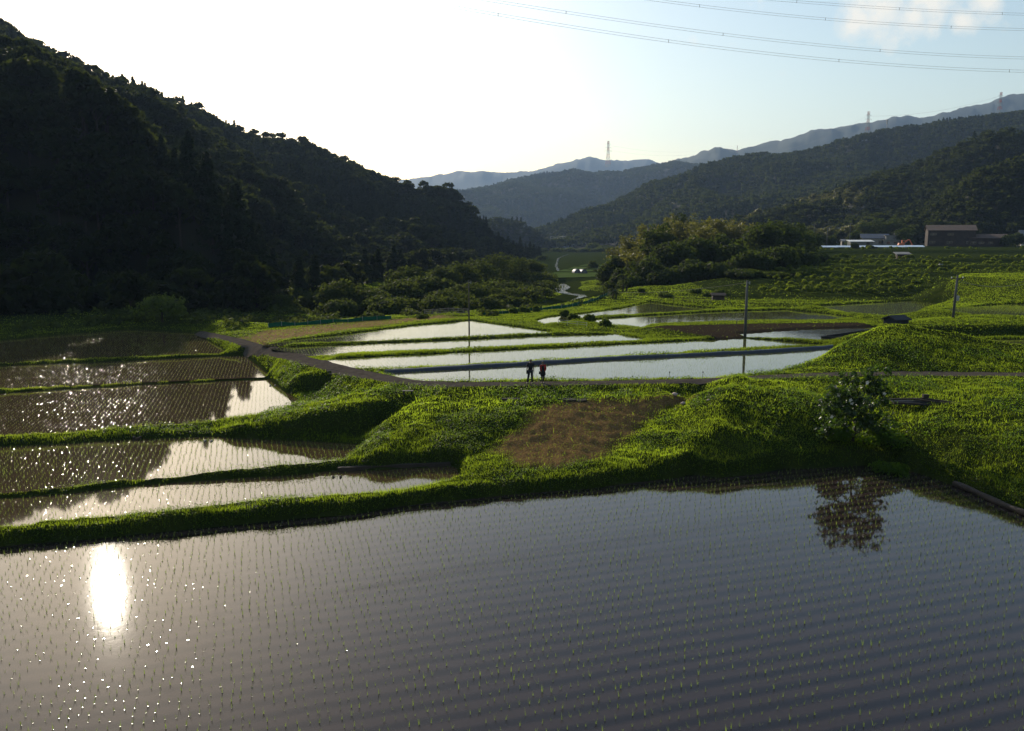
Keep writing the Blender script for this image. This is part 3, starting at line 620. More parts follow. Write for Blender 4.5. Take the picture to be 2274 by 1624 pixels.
merge_wood('forest', p, FP3, 1.3, 1.8, [0, 0, 1], np.where(fbm(p[:, 0]/150, p[:, 1]/150, 19) > .3, 2, rng.integers(0, 2, len(p))))
# ------------------------------------------------------------------ trees one can tell apart
def tree(name, x, y, h, Rc, fol, label, cat='tree', group=None, nl=16, per=90, size=.26, base=.25, flat_=1., trunk_r=None, squash=1., nlimb=6):
    z = float(ground(np.array(x), np.array(y)))
    t = thing(name, (x, y, z), label, cat, group, rng.random()*6.28 if squash == 1 else 0)
    L = broad_lobes(h, Rc, nl, base, flat_)
    p, nn = lobes_pts(L, per); p[:, 1] *= squash
    lo_, hi_ = p[:, 2].min(), np.percentile(p[:, 2], 99.5); zb = h*base*.6; k = (h-zb)/(hi_-lo_); p[:, 2] = zb+(p[:, 2]-lo_)*k; L = [(c[0], c[1], zb+(c[2]-lo_)*k) for c in L]
    V, F = cards(p, nn, size*(.6+.8*rng.random(len(p))))
    mk('crown', V, F, fol, parent=t, attrs={'tint': np.repeat(rng.random(len(p)), 4)})
    trunk_mb(h, trunk_r or .02*h+.05, L, nlimb).build('trunk', M_BARK, t)
    return t
def at_top(dx, top, Y):
    x, y, zt = Q(dx, top, Y); return x, y, zt-float(ground(np.array(x), np.array(y)))
# riverside wood below the left hill
RIVT = [(749,622,142,'leftmost, by the stream'),(806,642,143,''),(873,625,158,''),(900,592,172,''),(920,618,164,''),(966,618,168,''),(986,592,186,''),(1030,585,192,''),(1066,575,205,''),(1110,563,218,''),(1146,573,228,''),(1180,578,236,''),(1200,606,222,''),(1211,634,205,''),(1033,630,158,''),(1000,645,148,''),(1066,636,164,''),(1116,626,174,''),(1112,656,152,''),(1150,642,168,''),(1181,648,176,''),(833,658,136,''),(900,660,138,''),(950,660,141,''),(776,668,133,''),(1035,668,140,''),(746,680,130,''),(870,676,131,''),(985,674,136,''),(1085,672,142,''),(1140,672,150,''),(690,655,146,''),(655,640,150,''),(620,655,138,'')]
WHERE = ['pale tree at the left end of the riverside wood, beside the stream glint','low spreading tree just right of the pale left-end tree','round-topped tree above the middle of the green net','slender tall tree poking above the riverside wood','broad tree right of the slender tall one','rounded tree in the middle of the riverside wood','tall rear tree left of the utility pole','tall rear tree directly behind the wooden pole','high dome-shaped tree right of the wooden pole','highest dome of the riverside wood against the hill','tall dome beside the highest one, nearer the valley','right shoulder tree of the riverside wood','lower tree sloping down to the river bend','last tree of the wood, beside the upper river pool','mid-height tree touching the pole top','dense bush-like tree left of the pole','spreading tree right of the pole at mid height','round tree below the highest dome','low dark tree below the round one','pale reddish tree near the river pool','low tree hanging over the river bank','low front tree behind the green net','dark front tree behind the net end','front tree left of the wooden fence','small pale front tree at the stream','front tree behind the wooden rail fence','small tree standing over the stream glint','low front shrub-tree behind the net','front tree behind the fence corner','front tree right of the fence','front tree behind the second green net','shaded tree left of the riverside wood','shaded tree under the hill foot, farther left','shaded low tree at the hill foot above the straw field']
for (dx, top, Y, _), lab in zip(RIVT, WHERE):
    x, y, h = at_top(dx, top, Y); h = max(h, 2.5)
    low = top > 652
    tree('riverside_tree', x, y, h, (3.8 if low else 5.6)*(.85+.3*rng.random()), F_RIVER, lab, 'tree', 'trees of the riverside wood', 16 if low else 24, 90, .32, .0 if low else .04)
# the lone tree at the corner of the left paddies
x, y, h = at_top(357, 656, 107)
tree('lone_tree', x, y, h, 4.4, F_BUSH, 'lone spreading tree at the far corner of the glittering left paddies', nl=19, per=85, size=.2, base=.24, flat_=.85)
# knoll grove: bamboo and evergreens
def bamboo(x, y, h, spread, label):
    z = float(ground(np.array(x), np.array(y))); t = thing('bamboo_clump', (x, y, z), label, 'bamboo', 'bamboo of the grove')
    P_, N_, S_ = [], [], []; cm = MB()
    for i in range(34):
        a = rng.random()*6.28; r0 = spread*.55*rng.random()**.5; b0 = np.array((r0*math.cos(a), r0*math.sin(a), 0)); hh = h*(.72+.32*rng.random())
        lean = np.array((math.cos(a), math.sin(a), 0))*(.6+.9*rng.random())
        c = [b0+lean*s**2.2+np.array((0, 0, hh*(s if s < .85 else .85+.6*(s-.85)))) for s in (0, .3, .6, .85, 1)]
        c[-1] = c[-1]+lean*.5
        cm.add(*tube(c, [.05, .05, .04, .02, .008], 4, False))
        k = 110; s = .42+.58*rng.random(k)**.8; pts = np.array([np.interp(s, [0, .3, .6, .85, 1], np.array(c)[:, j]) for j in range(3)]).T
        w = (.25+1.0*np.sin(np.clip((s-.38)/.62, 0, 1)*np.pi)**.7)
        off = rng.normal(size=(k, 3))*np.array((.75, .75, .5))*w[:, None]; off[:, 2] -= .25*w
        P_.append(pts+off); N_.append(off*.6+rng.normal(size=(k, 3)))
    p = np.concatenate(P_); V, F = cards(p, np.concatenate(N_), .34*(.6+.8*rng.random(len(p))), .42)
    mk('foliage', V, F, F_BAMBOO, parent=t, attrs={'tint': np.repeat(rng.random(len(p)), 4)})
    cm.build('culms', M_CULM, t, True); return t
M_CULM = plain('bamboo_culm', (.12, .13, .05), .6)
BAM = [(1392,548,176,'yellowish bamboo clump at the left edge of the grove'),(1418,520,180,'tall golden bamboo left in the grove'),(1448,496,184,'bamboo plume left of the dark treetop'),(1480,480,188,'bamboo at the highest point of the grove'),(1506,470,192,'feathery bamboo tip standing highest over the grove'),(1552,486,186,'bamboo right of the dark treetop'),(1582,480,186,'bright plume in the middle of the grove'),(1606,484,187,'bamboo beside the bright middle plume'),(1634,494,188,'bamboo bending on the right half of the grove'),(1652,492,190,'rightmost bamboo plume over the round evergreen'),(1405,560,172,'lower bamboo at the grove left flank'),(1560,500,180,'bamboo low in the middle of the grove')]
for dx, top, Y, lab in BAM:
    Y = 172+(Y-160)*2.8
    x, y, h = at_top(dx, top, Y); bamboo(x, y, h, 7.0, lab)
EVG = [(1362,572,172,2.6,'small dark evergreen at the left foot of the grove'),(1378,600,166,2.4,'low evergreen spilling down the left end of the grove'),(1468,500,176,3.6,'rounded evergreen below the left bamboo'),(1520,478,190,2.8,'near-black treetop between the bamboo plumes'),(1500,540,168,3.8,'dark evergreen in the front of the grove, left'),(1556,530,170,3.6,'dark evergreen in the front middle of the grove'),(1600,524,172,3.4,'bright-edged tree at the front of the grove'),(1640,545,168,3.5,'evergreen at the foot of the round canopy'),(1690,498,178,4.6,'large round evergreen dome on the right of the grove'),(1728,492,184,4.6,'flat-topped evergreen at the right of the grove'),(1765,498,188,4.2,'evergreen at the right shoulder of the grove'),(1668,560,164,3.6,'low dark tree in front of the round dome'),(1715,550,166,4.0,'black shaded tree at the right front of the grove'),(1760,550,172,4.0,'shaded tree where the grove meets the terraces'),(1790,515,198,3.6,'last round tree at the grove right end'),(1440,575,164,3.4,'shaded front tree at the left of the grove'),(1540,580,163,3.2,'shaded low tree in the grove front'),(1600,585,162,3.2,'shaded low tree right of the grove front'),(1480,600,162,3.0,'low shaded tree above the farm hut field'),(1800,560,178,3.2,'shaded tree on the terrace edge right of the grove'),(1410,615,162,2.6,'dark tree behind the palms'),(1830,575,180,2.6,'shaded bush-tree under the white panels'),(1650,600,160,3.0,'shaded low tree behind the dark pole'),(1700,605,160,3.2,'shaded low tree at the grove foot, right'),(1750,610,162,3.0,'lowest shaded tree by the terraces')]
for dx, top, Y, Rc, lab in EVG:
    Y = 172+(Y-160)*2.8
    x, y, h = at_top(dx, top, Y); tree('grove_tree', x, y, h, Rc*(1.2+Y/400), F_DARK, lab, 'tree', 'evergreens of the grove', 28, 120, .42, .0)
FARMT = [(1783,508,240,2.8,'round tree behind the left end of the panels'),(1816,523,246,2.4,'small round tree between the two farmyard poles'),(1843,525,246,2.6,'dark round tree right of the second farmyard pole'),(1899,513,255,2.6,'dark tree beside the long blue-roofed house'),(1922,494,285,4.5,'large light-edged tree behind the farmhouse'),(1948,486,292,4.8,'tall tree in the middle behind the farmhouse'),(1988,483,296,5.2,'largest round tree left of the barn'),(2010,506,262,3.4,'black tree just left of the barn'),(1898,541,231,1.3,'small dark bush standing before the white panels'),(1931,546,230,1.1,'second small bush before the panels'),(1944,550,229,.8,'smallest bush before the panels'),(2240,522,256,2.6,'dark tree right of the low wing'),(2262,518,262,2.8,'lighter tree at the right picture edge by the barn wing'),(2300,515,262,3.2,'tree beyond the barn wing')]
for dx, top, Y, Rc, lab in FARMT[:-1]:
    Y *= 1.48
    x, y, h = at_top(dx, top, Y); tree('farmyard_tree', x, y, h, Rc*1.6, F_DARK, lab, 'tree', 'trees around the farmyard', 18, 100, .4, .04)
for dx, top, Y, Rc, lab in [(1425,657,150,.9,'small bush left beneath the palms'),(1475,655,143,1.1,'pale bush behind the upper paddy'),(1480,653,141,1.6,'round dark bush beside the upper paddy'),(1545,655,148,1.3,'bushy plum tree in front of the hut'),(1600,659,146,1.2,'clipped bush right of the hut'),(1570,661,143,1.0,'low bush before the hut fence'),(1255,690,108,.8,'bush on the bank between two paddies, left'),(1275,700,104,.9,'bush on the bank beside the small railing'),(1310,704,101,.8,'bush on the bank right of the small railing'),(1345,712,96,.8,'bush on the bank above the dark field corner'),(1140,696,115,.7,'low bush along the ditch by the river net'),(1165,694,116,.8,'second low bush along the ditch by the net'),(1190,692,117,.7,'third low bush along the ditch by the net')]:
    x, y, h = at_top(dx, top, Y); tree('bush', x, y, max(h, .8), Rc, F_BUSH, lab, 'bush', 'bushes on the field margins', 10, 60, .2, .0)
# valley trees far off
for i, (dx, top, Y, Rc, lab) in enumerate([(1175,575,700,6,'far tree at the knoll foot'),(1205,572,690,5,'far rounded tree beside the valley stream'),(1235,570,720,7,'far tree under the white factory'),(1262,558,760,9,'tall far tree before the factory'),(1292,552,780,9,'far tree right of the factory'),(1318,540,800,9,'far leafy tree among village roofs'),(1340,545,780,9,'far tree beside the bamboo grove'),(1300,565,700,7,'far dark tree behind the valley fields'),(1330,562,690,8,'far tree over the valley fields right'),(1205,592,480,5,'rounded tree on the valley field edge'),(1318,595,345,2.6,'vase-shaped bush in the green valley fields'),(1355,560,720,8,'far tree hidden by the grove edge')]):
    x, y, h = at_top(dx, top, Y); tree('valley_tree', x, y, max(h, 3), Rc, F_RIVER, lab, 'tree', 'trees far down the valley', 14, 55, max(.35, Rc*.11), .0)
# palms
def palm(dx, top, Y, label):
    x, y, h = at_top(dx, top, Y); z = float(ground(np.array(x), np.array(y))); t = thing('palm_tree', (x, y, z), label, 'palm', 'palms at the grove foot')
    MB().add(*tube([(0, 0, -.2), (.05, 0, h*.5), (0, .05, h*.9)], [.14, .12, .11], 7)).build('trunk', M_BARK, t)
    mb = MB()
    for i in range(16):
        a = i*2.4; el = .9-1.5*i/16; d = np.array((math.cos(a), math.sin(a), 0)); s = np.array((-math.sin(a), math.cos(a), 0)); c = np.array((0, 0, h*.9))
        pts = [c+d*r*math.cos(el)+np.array((0, 0, r*math.sin(el)-.5*r*r)) for r in (0, .45, .85, 1.15)]
        for j in range(10):                                          # fan segments
            f = (j-4.5)/4.5; e = pts[2]+s*f*.5+(pts[3]-pts[2])*(1-f*f)
            mb.add([pts[1]-s*.02, pts[1]+s*.02, e+s*.02, e-s*.02], np.array([[0, 1, 2, 3]]))
        mb.add(*tube(pts[:2], [.02, .012], 4))
    mb.build('fronds', F_DARK, t)
palm(1384, 613, 152, 'taller palm with hanging fronds at the grove foot'); palm(1392, 616, 154, 'second palm close behind the taller one'); palm(1361, 641, 138, 'short palm beside the end of the green net'); palm(1368, 646, 137, 'lower ragged palm right of the short one')
# terrace rows of low crops
bush_m = []
for v in range(4):
    L = broad_lobes(1.15, .75, 8, 0); p, nn = lobes_pts(L, 34); V, F = cards(p, nn, .17*(.6+.8*rng.random(len(p))))
    o = mk('terrace_bush', V, F, F_CROP, link=False, attrs={'tint': np.repeat(rng.random(len(p)), 4)}); bush_m.append(o)
nb = 0; first = set()
for ti, (dy, Y) in enumerate(TERR):
    for dxx in np.arange(1690, 2290 if ti < 4 else 2060, 7.5):
        if nb >= 285 or rng.random() < .38 or (ti == 0 and rng.random() < .55): continue
        x, y, _ = Q(dxx+rng.normal()*2.5, dy, Y+(1.6+rng.random()*5.5)*Y/170)
        z = float(ground(np.array(x), np.array(y)))
        if z < 2.2: continue
        o = bush_m[nb % 4].copy(); COL.objects.link(o); nb += 1
        s = (.35+.55*rng.random())*(.75+Y/330); o.location = (x, y, z-.05); o.scale = (s*1.15, s, s*(.85+.4*rng.random())); o.rotation_euler = (0, 0, rng.random()*6.28)
        if ti < 2: tag(o, 'small leafy bush on the upper terraces just under the farmyard', 'bush', 'bushes on the upper terraces')
        elif ti < 4: tag(o, 'small leafy bush on the middle terraces behind the little hut', 'bush', 'bushes on the middle terraces')
        else: tag(o, 'small leafy bush on the lowest terraces above the olive flooded field', 'bush', 'bushes on the lowest terraces')
# the small flowering tree at the corner of the near paddy
x, y, _ = P(1893, 985, 1.0); zg = float(ground(np.array(x), np.array(y))); ft = thing('young_tree', (x, y, zg), 'young large-leaved tree with pale blossoms above the near paddy corner', 'tree'); ft.scale = (1.1, 1.1, 1.17)
mb = MB(); lp, ln = [], []; tips = []
LIMB = [((0,0,0),(.12,0,.9),(.3,.05,1.9),(.55,.1,3.3)),((.12,0,.8),(-.35,.1,1.5),(-.75,.1,2.2),(-1.0,.1,2.75)),((.2,0,1.3),(.8,.1,1.9),(1.25,0,2.4),(1.6,0,2.75)),((.05,0,.4),(-.6,-.1,.9),(-1.15,-.1,1.5),(-1.4,0,2.1)),((.3,.05,1.9),(.1,.1,2.5),(-.2,.1,2.9),(-.35,.1,3.2)),((.4,.1,2.3),(.9,.2,2.8),(1.15,.2,3.2)),((.1,0,.7),(.3,-.4,1.3),(.4,-.8,1.9)),((.15,0,1.1),(.1,.5,1.9),(.0,.9,2.6)),((0,0,.3),(.7,-.1,.8),(1.3,-.2,1.3)),((-.35,.1,1.5),(-.9,-.2,1.9),(-1.25,-.3,2.4)),((0,0,.2),(-.8,.1,.6),(-1.5,.1,.9)),((0,0,.2),(1.0,.1,.5),(2.0,.2,.7))]
for L in LIMB:
    L = np.array(L); mb.add(*tube(L, np.linspace(.07 if L[0][2] == 0 else .03, .01, len(L)), 6))
    cs = [np.array([np.interp(q_*(len(L)-1), np.arange(len(L)), L[:, j]) for j in range(3)])+rng.normal(size=3)*.22 for q_ in np.linspace(.32, 1.04, 8)]
    for k in range(230):
        c_ = cs[int(rng.integers(8))]; p = c_+rng.normal(size=3)*np.array((.16, .16, .09))*(1 if rng.random() < .85 else 2)
        lp.append(p); ln.append(rng.normal(size=3)+np.array((0, 0, .7)))
    tips.append(L[-1])
lp = np.array(lp); n_ = len(lp); nn = np.array(ln); nn /= np.linalg.norm(nn, axis=1)[:, None]; t = np.cross(nn, rng.normal(size=(n_, 3))); t /= np.linalg.norm(t, axis=1)[:, None]; bb = np.cross(nn, t)
sz = (.092*(.6+.8*rng.random(n_)))[:, None]                          # each leaf a small six-pointed blade, folded along its rib
V = np.stack([lp-t*sz, lp-t*sz*.2+bb*sz*.75+nn*sz*.15, lp+t*sz*.6+bb*sz*.5+nn*sz*.1, lp+t*sz*1.2-nn*sz*.2, lp+t*sz*.6-bb*sz*.5+nn*sz*.1, lp-t*sz*.2-bb*sz*.75+nn*sz*.15], 1).reshape(-1, 3)
i = np.arange(n_)[:, None]*6
F_YOUNG = foliage('leaves_young_tree', (.009, .022, .004), (.022, .042, .007), (.10, .18, .014), .38, 2., .4, .4)
mk('crown', V, np.concatenate([i+np.array([[0, 1, 2, 3]]), i+np.array([[0, 3, 4, 5]])]), F_YOUNG, parent=ft, attrs={'tint': np.repeat(rng.random(n_), 6)})
mb.build('trunk', M_BARK, ft, True)
for bx, by, h_, rc, lab in ((.9, .2, 1.1, 1.3, 'dark tangled shrub at the right foot of the young tree'), (-.8, .1, .8, 1.0, 'low dark shrub at the left foot of the young tree'), (2.2, -.3, .9, 1.3, 'spreading dark shrub on the shore right of the young tree'), (1.2, -2.3, .7, 1.2, 'dark weeds hanging over the shore below the young tree')):
    tree('shrub', x+bx, y+by, h_, rc, F_CLOVER, lab, 'shrub', 'shrubs under the young tree', 12, 110, .075, 0, nlimb=3, trunk_r=.03)
M_BLOOM = plain('blossom', (.75, .68, .6), .6)
for k, (bx, bz) in enumerate([(-.95,2.35),(-.35,2.1),(-.25,1.95),(.45,2.95),(1.35,2.4),(-1.25,1.3),(-1.05,1.95)]):
    mbx = MB(); c = np.array((bx, -.28+.1*rng.random(), bz))
    for a in np.linspace(0, 2*np.pi, 6)[:-1]:
        d = np.array((math.cos(a), -.3, math.sin(a))); s = np.array((-math.sin(a), 0, math.cos(a)))
        mbx.add([c, c+d*.06+s*.04, c+d*.11, c+d*.06-s*.04], np.array([[0, 1, 2, 3]]))
    mbx.build('blossom', M_BLOOM, ft)
# ------------------------------------------------------------------ grass on banks and slopes
DR = np.gradient(RR)
AREA = (RR*daz*DR)[:, None]*np.ones((1, NA))
infan = (np.abs(AZ) < R(37))[None, :]
RD = seg_dist(GX, GY, RIV); rr0 = np.hypot(GX, GY)
okg = land & (RD > 5.2) & (DW > .12) & (MPATH < .4) & infan & (GY > 15)
cl = fbm(GX*.33, GY*.33, 55, 3)+.35*fbm(GX*.11, GY*.11, 56)
sx = np.gradient(GZ, axis=0)/np.gradient(RR)[:, None]; sy = np.gradient(GZ, axis=1)/(RR[:, None]*daz); STEEP = np.hypot(sx, sy)
clov = (cl > .10) | ((STEEP > .75) & (sx > .3))                                                     # leafy patches against fine grass
def pick(dens):
    k = rng.poisson(np.clip(dens, 0, 400)*AREA*okg); ii, jj = np.nonzero(k); rep = k[ii, jj]; ii = np.repeat(ii, rep); jj = np.repeat(jj, rep)
    r = RR[ii]+(rng.random(len(ii))-.5)*DR[ii]; a = AZ[jj]+(rng.random(len(ii))-.5)*daz
    x, y = r*np.sin(a), r*np.cos(a); return x, y, ground(x, y), ii, jj
shade_lee = np.where((GX < -38) & (rr0 > 106), .2, 1.)  # grass thinned under the left hill; darker soil stands in for its shade
bare = shade_lee*np.clip(1-MBROWN*.93, 0, 1)*np.clip(1-MSTRAW*.8, 0, 1)*(1-MPLOW*.98)
def blades(x, y, z, h, w, lean=.45):
    n = len(x); a = rng.random(n)*6.28; u = np.stack([np.cos(a), np.sin(a), np.zeros(n)], -1)
    a2 = rng.random(n)*6.28; l = np.stack([np.cos(a2), np.sin(a2), np.zeros(n)], -1)*(lean*h*(.3+rng.random(n)))[:, None]
    b0 = np.stack([x, y, z-.02], -1); up = np.zeros((n, 3)); up[:, 2] = h; W = u*w[:, None]*.5
    m = b0+up*.6+l*.35; tp_ = b0+up*(.95-.2*rng.random(n))[:, None]+l
    V = np.stack([b0-W, b0+W, m+W*.8, m-W*.8, tp_+W*.12, tp_-W*.12], 1).reshape(-1, 3)
    i = np.arange(n)[:, None]*6; return V, np.concatenate([i+np.array([[0, 1, 2, 3]]), i+np.array([[3, 2, 4, 5]])])
gmb = MB(); T = []
rr = RR[:, None]*np.ones((1, NA))
tall = 1+.9*np.clip(fbm(GX*.5, GY*.5, 63), -.5, 1)+.5*np.exp(-((DW-.5)/.35)**2)
for lo, hi, den, h0, w0 in ((14, 50, 250, .125, .015), (50, 75, 140, .13, .022), (75, 125, 72, .13, .032), (125, 250, 14, .16, .06)):
    zone = ((rr >= lo) & (rr < hi))*bare*np.where(clov, .35, 1)*np.where((rr > 70) & (DW < 1.6), 2.2, 1)*np.where((rr > 141) & (GX > 36), .10, 1)
    x, y, z, ii, jj = pick(den*zone); n_ = len(x)
    V, F = blades(x, y, z, h0*(.55+.75*rng.random(n_))*tall[ii, jj], w0*(.7+.6*rng.random(n_))); gmb.add(V, F, 0 if lo < 75 else 2)
    T.append(np.repeat(np.clip(MDRY_LIT[ii, jj]*1.0+.2*rng.random(n_), 0, 1), 6))
SHOULDER = np.array([G(2030, 106, 3), G(2140, 100, 3), G(2480, 100, 3.6), G(2480, 141, 6), G(2130, 141, 6)])
x, y, z, ii, jj = pick(inside(GX, GY, SHOULDER)*26.); n_ = len(x)
V, F = blades(x, y, z, .16*(.6+.7*rng.random(n_)), .035*(.7+.6*rng.random(n_))); gmb.add(V, F, 0); T.append(np.repeat(.35+.4*rng.random(n_), 6))
# taller weeds and tufts that break up the sward
spot = np.clip((fbm(GX*.9, GY*.9, 140, 3)-.12)*4, 0, 1)
x, y, z, ii, jj = pick((rr < 80)*bare*(2+38*spot*(.3+np.exp(-((DW-.5)/.5)**2)))); n_ = len(x)
V, F = blades(x, y, z, (.18+.30*rng.random(n_)**2)*np.where(rr[ii, jj] > 55, .8, 1), .016*(.7+.8*rng.random(n_))*(1+(rr[ii, jj] > 50)), .7); gmb.add(V, F, 0); T.append(np.repeat(np.clip(MDRY_LIT[ii, jj]+.45*rng.random(n_), 0, 1), 6))
x, y, z, ii, jj = pick((rr < 60)*MBROWN*np.clip(.35+2*fbm(GX*.8, GY*.8, 150), 0, 1)*22); n_ = len(x)
V, F = blades(x, y, z, .09*(.5+rng.random(n_)), .018*(.7+.6*rng.random(n_)), .8); gmb.add(V, F, 0); T.append(np.repeat(.2*rng.random(n_), 6))
for lo, hi, den, s0 in ((14, 50, 270, .029), (50, 75, 140, .042), (75, 125, 46, .068), (125, 250, 12, .11)):
    zone = ((rr >= lo) & (rr < hi))*bare*np.where(clov, 1, .12)*np.where((rr > 141) & (GX > 36), .12, 1)
    x, y, z, ii, jj = pick(den*zone); n_ = len(x)
    pos = np.stack([x, y, z+(.03+.2*rng.random(n_)**1.5)*np.where(rr[ii, jj] > 75, .6, 1)*np.clip((cl[ii, jj]+.2)*2.2, .4, 1.5)], -1)
    V, F = cards(pos, np.array((0, 0, 1.2))+.6*rng.normal(size=(n_, 3)), s0*(.6+.8*rng.random(n_)), .75); gmb.add(V, F, 1 if lo < 75 else 2); T.append(np.repeat(rng.random(n_), 4))
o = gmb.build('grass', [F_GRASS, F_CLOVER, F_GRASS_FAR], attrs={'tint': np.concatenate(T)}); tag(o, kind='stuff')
# mown dry grass on the brown slope and the straw strip
smb = MB(); T = []
x, y, z, ii, jj = pick(np.where(rr < 60, 170*MBROWN, 14*MSTRAW+0*rr)); n_ = len(x)
big = np.where(rr[ii, jj] > 60, 2.2, 1.)
V, F = blades(x, y, z, .075*(.4+1.2*rng.random(n_)**2)*big, .02*big*(.6+.8*rng.random(n_)), 2.2); smb.add(V, F); T.append(np.repeat(rng.random(n_), 6))
o = smb.build('dry_grass', F_STRAW, attrs={'tint': np.concatenate(T)}); tag(o, kind='stuff')
# brush on the river bank and under the hill
x = []; 
zone = (((rr > 107) & (rr < 330)) & (GX < RIV[9, 0]+25) & (GX > -120) & (GZ < 2.0) & (DW > 3.5))
x, y, z, ii, jj = pick(zone*.3*np.clip(.3+1.4*fbm(GX*.06, GY*.06, 12), 0, 1)); dr = seg_dist(x, y, RIV); kp = (dr > np.where(x > 2, 9.5, 4.2)) & (seg_dist(x, y, np.array([P(470,735,1.8),P(870,703,1.9),P(1070,695,2.0),P(1345,652,2.2)])) > 2.5); x, y, z = x[kp], y[kp], z[kp]
mbb = MB(); T = []
for q in range(len(x)):
    s = .45+.9*rng.random()**2; k = 26; u = unit(k, 0); pp = u*np.array((s*1.1, s*1.1, s*.9))*(.6+.4*rng.random((k, 1)))+np.array((x[q], y[q], z[q]+.1))
    V, F = cards(pp, u+.6*rng.normal(size=(k, 3)), .3*(.6+.8*rng.random(k))); mbb.add(V, F); T.append(np.full(4*k, rng.random()))
if T:
    o = mbb.build('undergrowth', F_RIVER, attrs={'tint': np.concatenate(T)}); tag(o, kind='stuff')
# weeds standing in the sunken field and along the shore below the young tree
x, y, z, ii, jj = pick(0*rr)
# ------------------------------------------------------------------ rice seedlings
M_MENI = plain('wet_rim', (.05, .04, .025), .12, spec=.5)
def rows_in(poly, zw, ang, su, sv, jit, drop, marg=.25, seed=0):
    c, s = math.cos(ang), math.sin(ang); p = poly[:, :2]; U = p@np.array([c, s]); Vv = p@np.array([-s, c])
    u, v = np.meshgrid(np.arange(U.min(), U.max(), su), np.arange(Vv.min(), Vv.max(), sv)); u = u.ravel(); v = v.ravel()
    wob = .07*fbm(u*.15+seed, v*.15, 3); u = u+rng.normal(size=u.shape)*jit+wob; v = v+rng.normal(size=u.shape)*jit*1.3+wob
    x = u*c-v*s; y = u*s+v*c
    k = inside(x, y, poly) & (rng.random(len(x)) > drop) & (np.abs(np.arctan2(x, y)) < R(36))
    x, y = x[k], y[k]; dd = seg_dist(x, y, poly, True) > marg; return x[dd], y[dd]
def clump(nb_, h, w, splay):
    """one seedling: a few narrow upright blades"""
    V = []; F = []
    for i in range(nb_):
        a = rng.random()*6.28; l = splay*h*(.3+.9*rng.random()); hh = h*(.7+.45*rng.random()); u = np.array((math.cos(a+1.57), math.sin(a+1.57), 0))*w/2; d = np.array((math.cos(a), math.sin(a), 0)); b0 = d*.008
        m_ = b0+d*l*.45+np.array((0, 0, hh*.6)); e = b0+d*l+np.array((0, 0, hh*(1 if rng.random() > .2 else .6)))
        k = len(V); V += [b0-u, b0+u, m_+u*.8, m_-u*.8, e+u*.1, e-u*.1]; F += [(k, k+1, k+2, k+3), (k+3, k+2, k+4, k+5)]
    V = np.array(V); V[:, 2] -= .03; return V, np.array(F)
def rim(r=.042, h=.011, n_=6):
    a = np.linspace(0, 2*np.pi, n_, endpoint=False); V = np.vstack([[(0, 0, h)], np.c_[r*.45*np.cos(a), r*.45*np.sin(a), np.full(n_, h*.42)], np.c_[r*np.cos(a), r*np.sin(a), np.full(n_, .0015)]])
    j = np.arange(n_); k = (j+1) % n_
    return V, [np.stack([np.zeros(n_, int), 1+j, 1+k], -1), np.stack([1+j, 1+n_+j, 1+n_+k, 1+k], -1)]
RV, RF = rim(.025, .0046)
protos = [clump(5, .20, .0085, .34) for _ in range(8)]+[clump(4, .18, .0085, .6) for _ in range(3)]
FIELDS = [('N', bank_dir, .275, .45, .03, .1, protos, 1), ('A2', bank_dir, .27, .36, .03, .08, protos, 1), ('A3', bank_dir, .28, .33, .03, .05, protos, 1)]
small = [clump(3, .11, .008, .6) for _ in range(6)]
smallb = [clump(2, .13, .012, .5) for _ in range(6)]
tinyp = [clump(2, .13, .014, .4) for _ in range(6)]
for k in ('A4', 'A5', 'A6'): FIELDS.append((k, bank_dir-.03, .28, .34, .025, .03, small, 1))
for k in ('B1', 'B2', 'B3', 'B4'): FIELDS.append((k, .30, .30, .34, .025, .03, smallb, 0))
for k in ('C1', 'C2'): FIELDS.append((k, .30, .5, .55, .04, .03, tinyp, 0))
for k in ('F1', 'F2'): FIELDS.append((k, .2, .5, .5, .05, .02, [clump(3, .12, .014, .5) for _ in range(4)], 0))
cand = []; rmb = MB(); T = []; mmb = MB()
first_r = [None]*len(protos); ni = 0
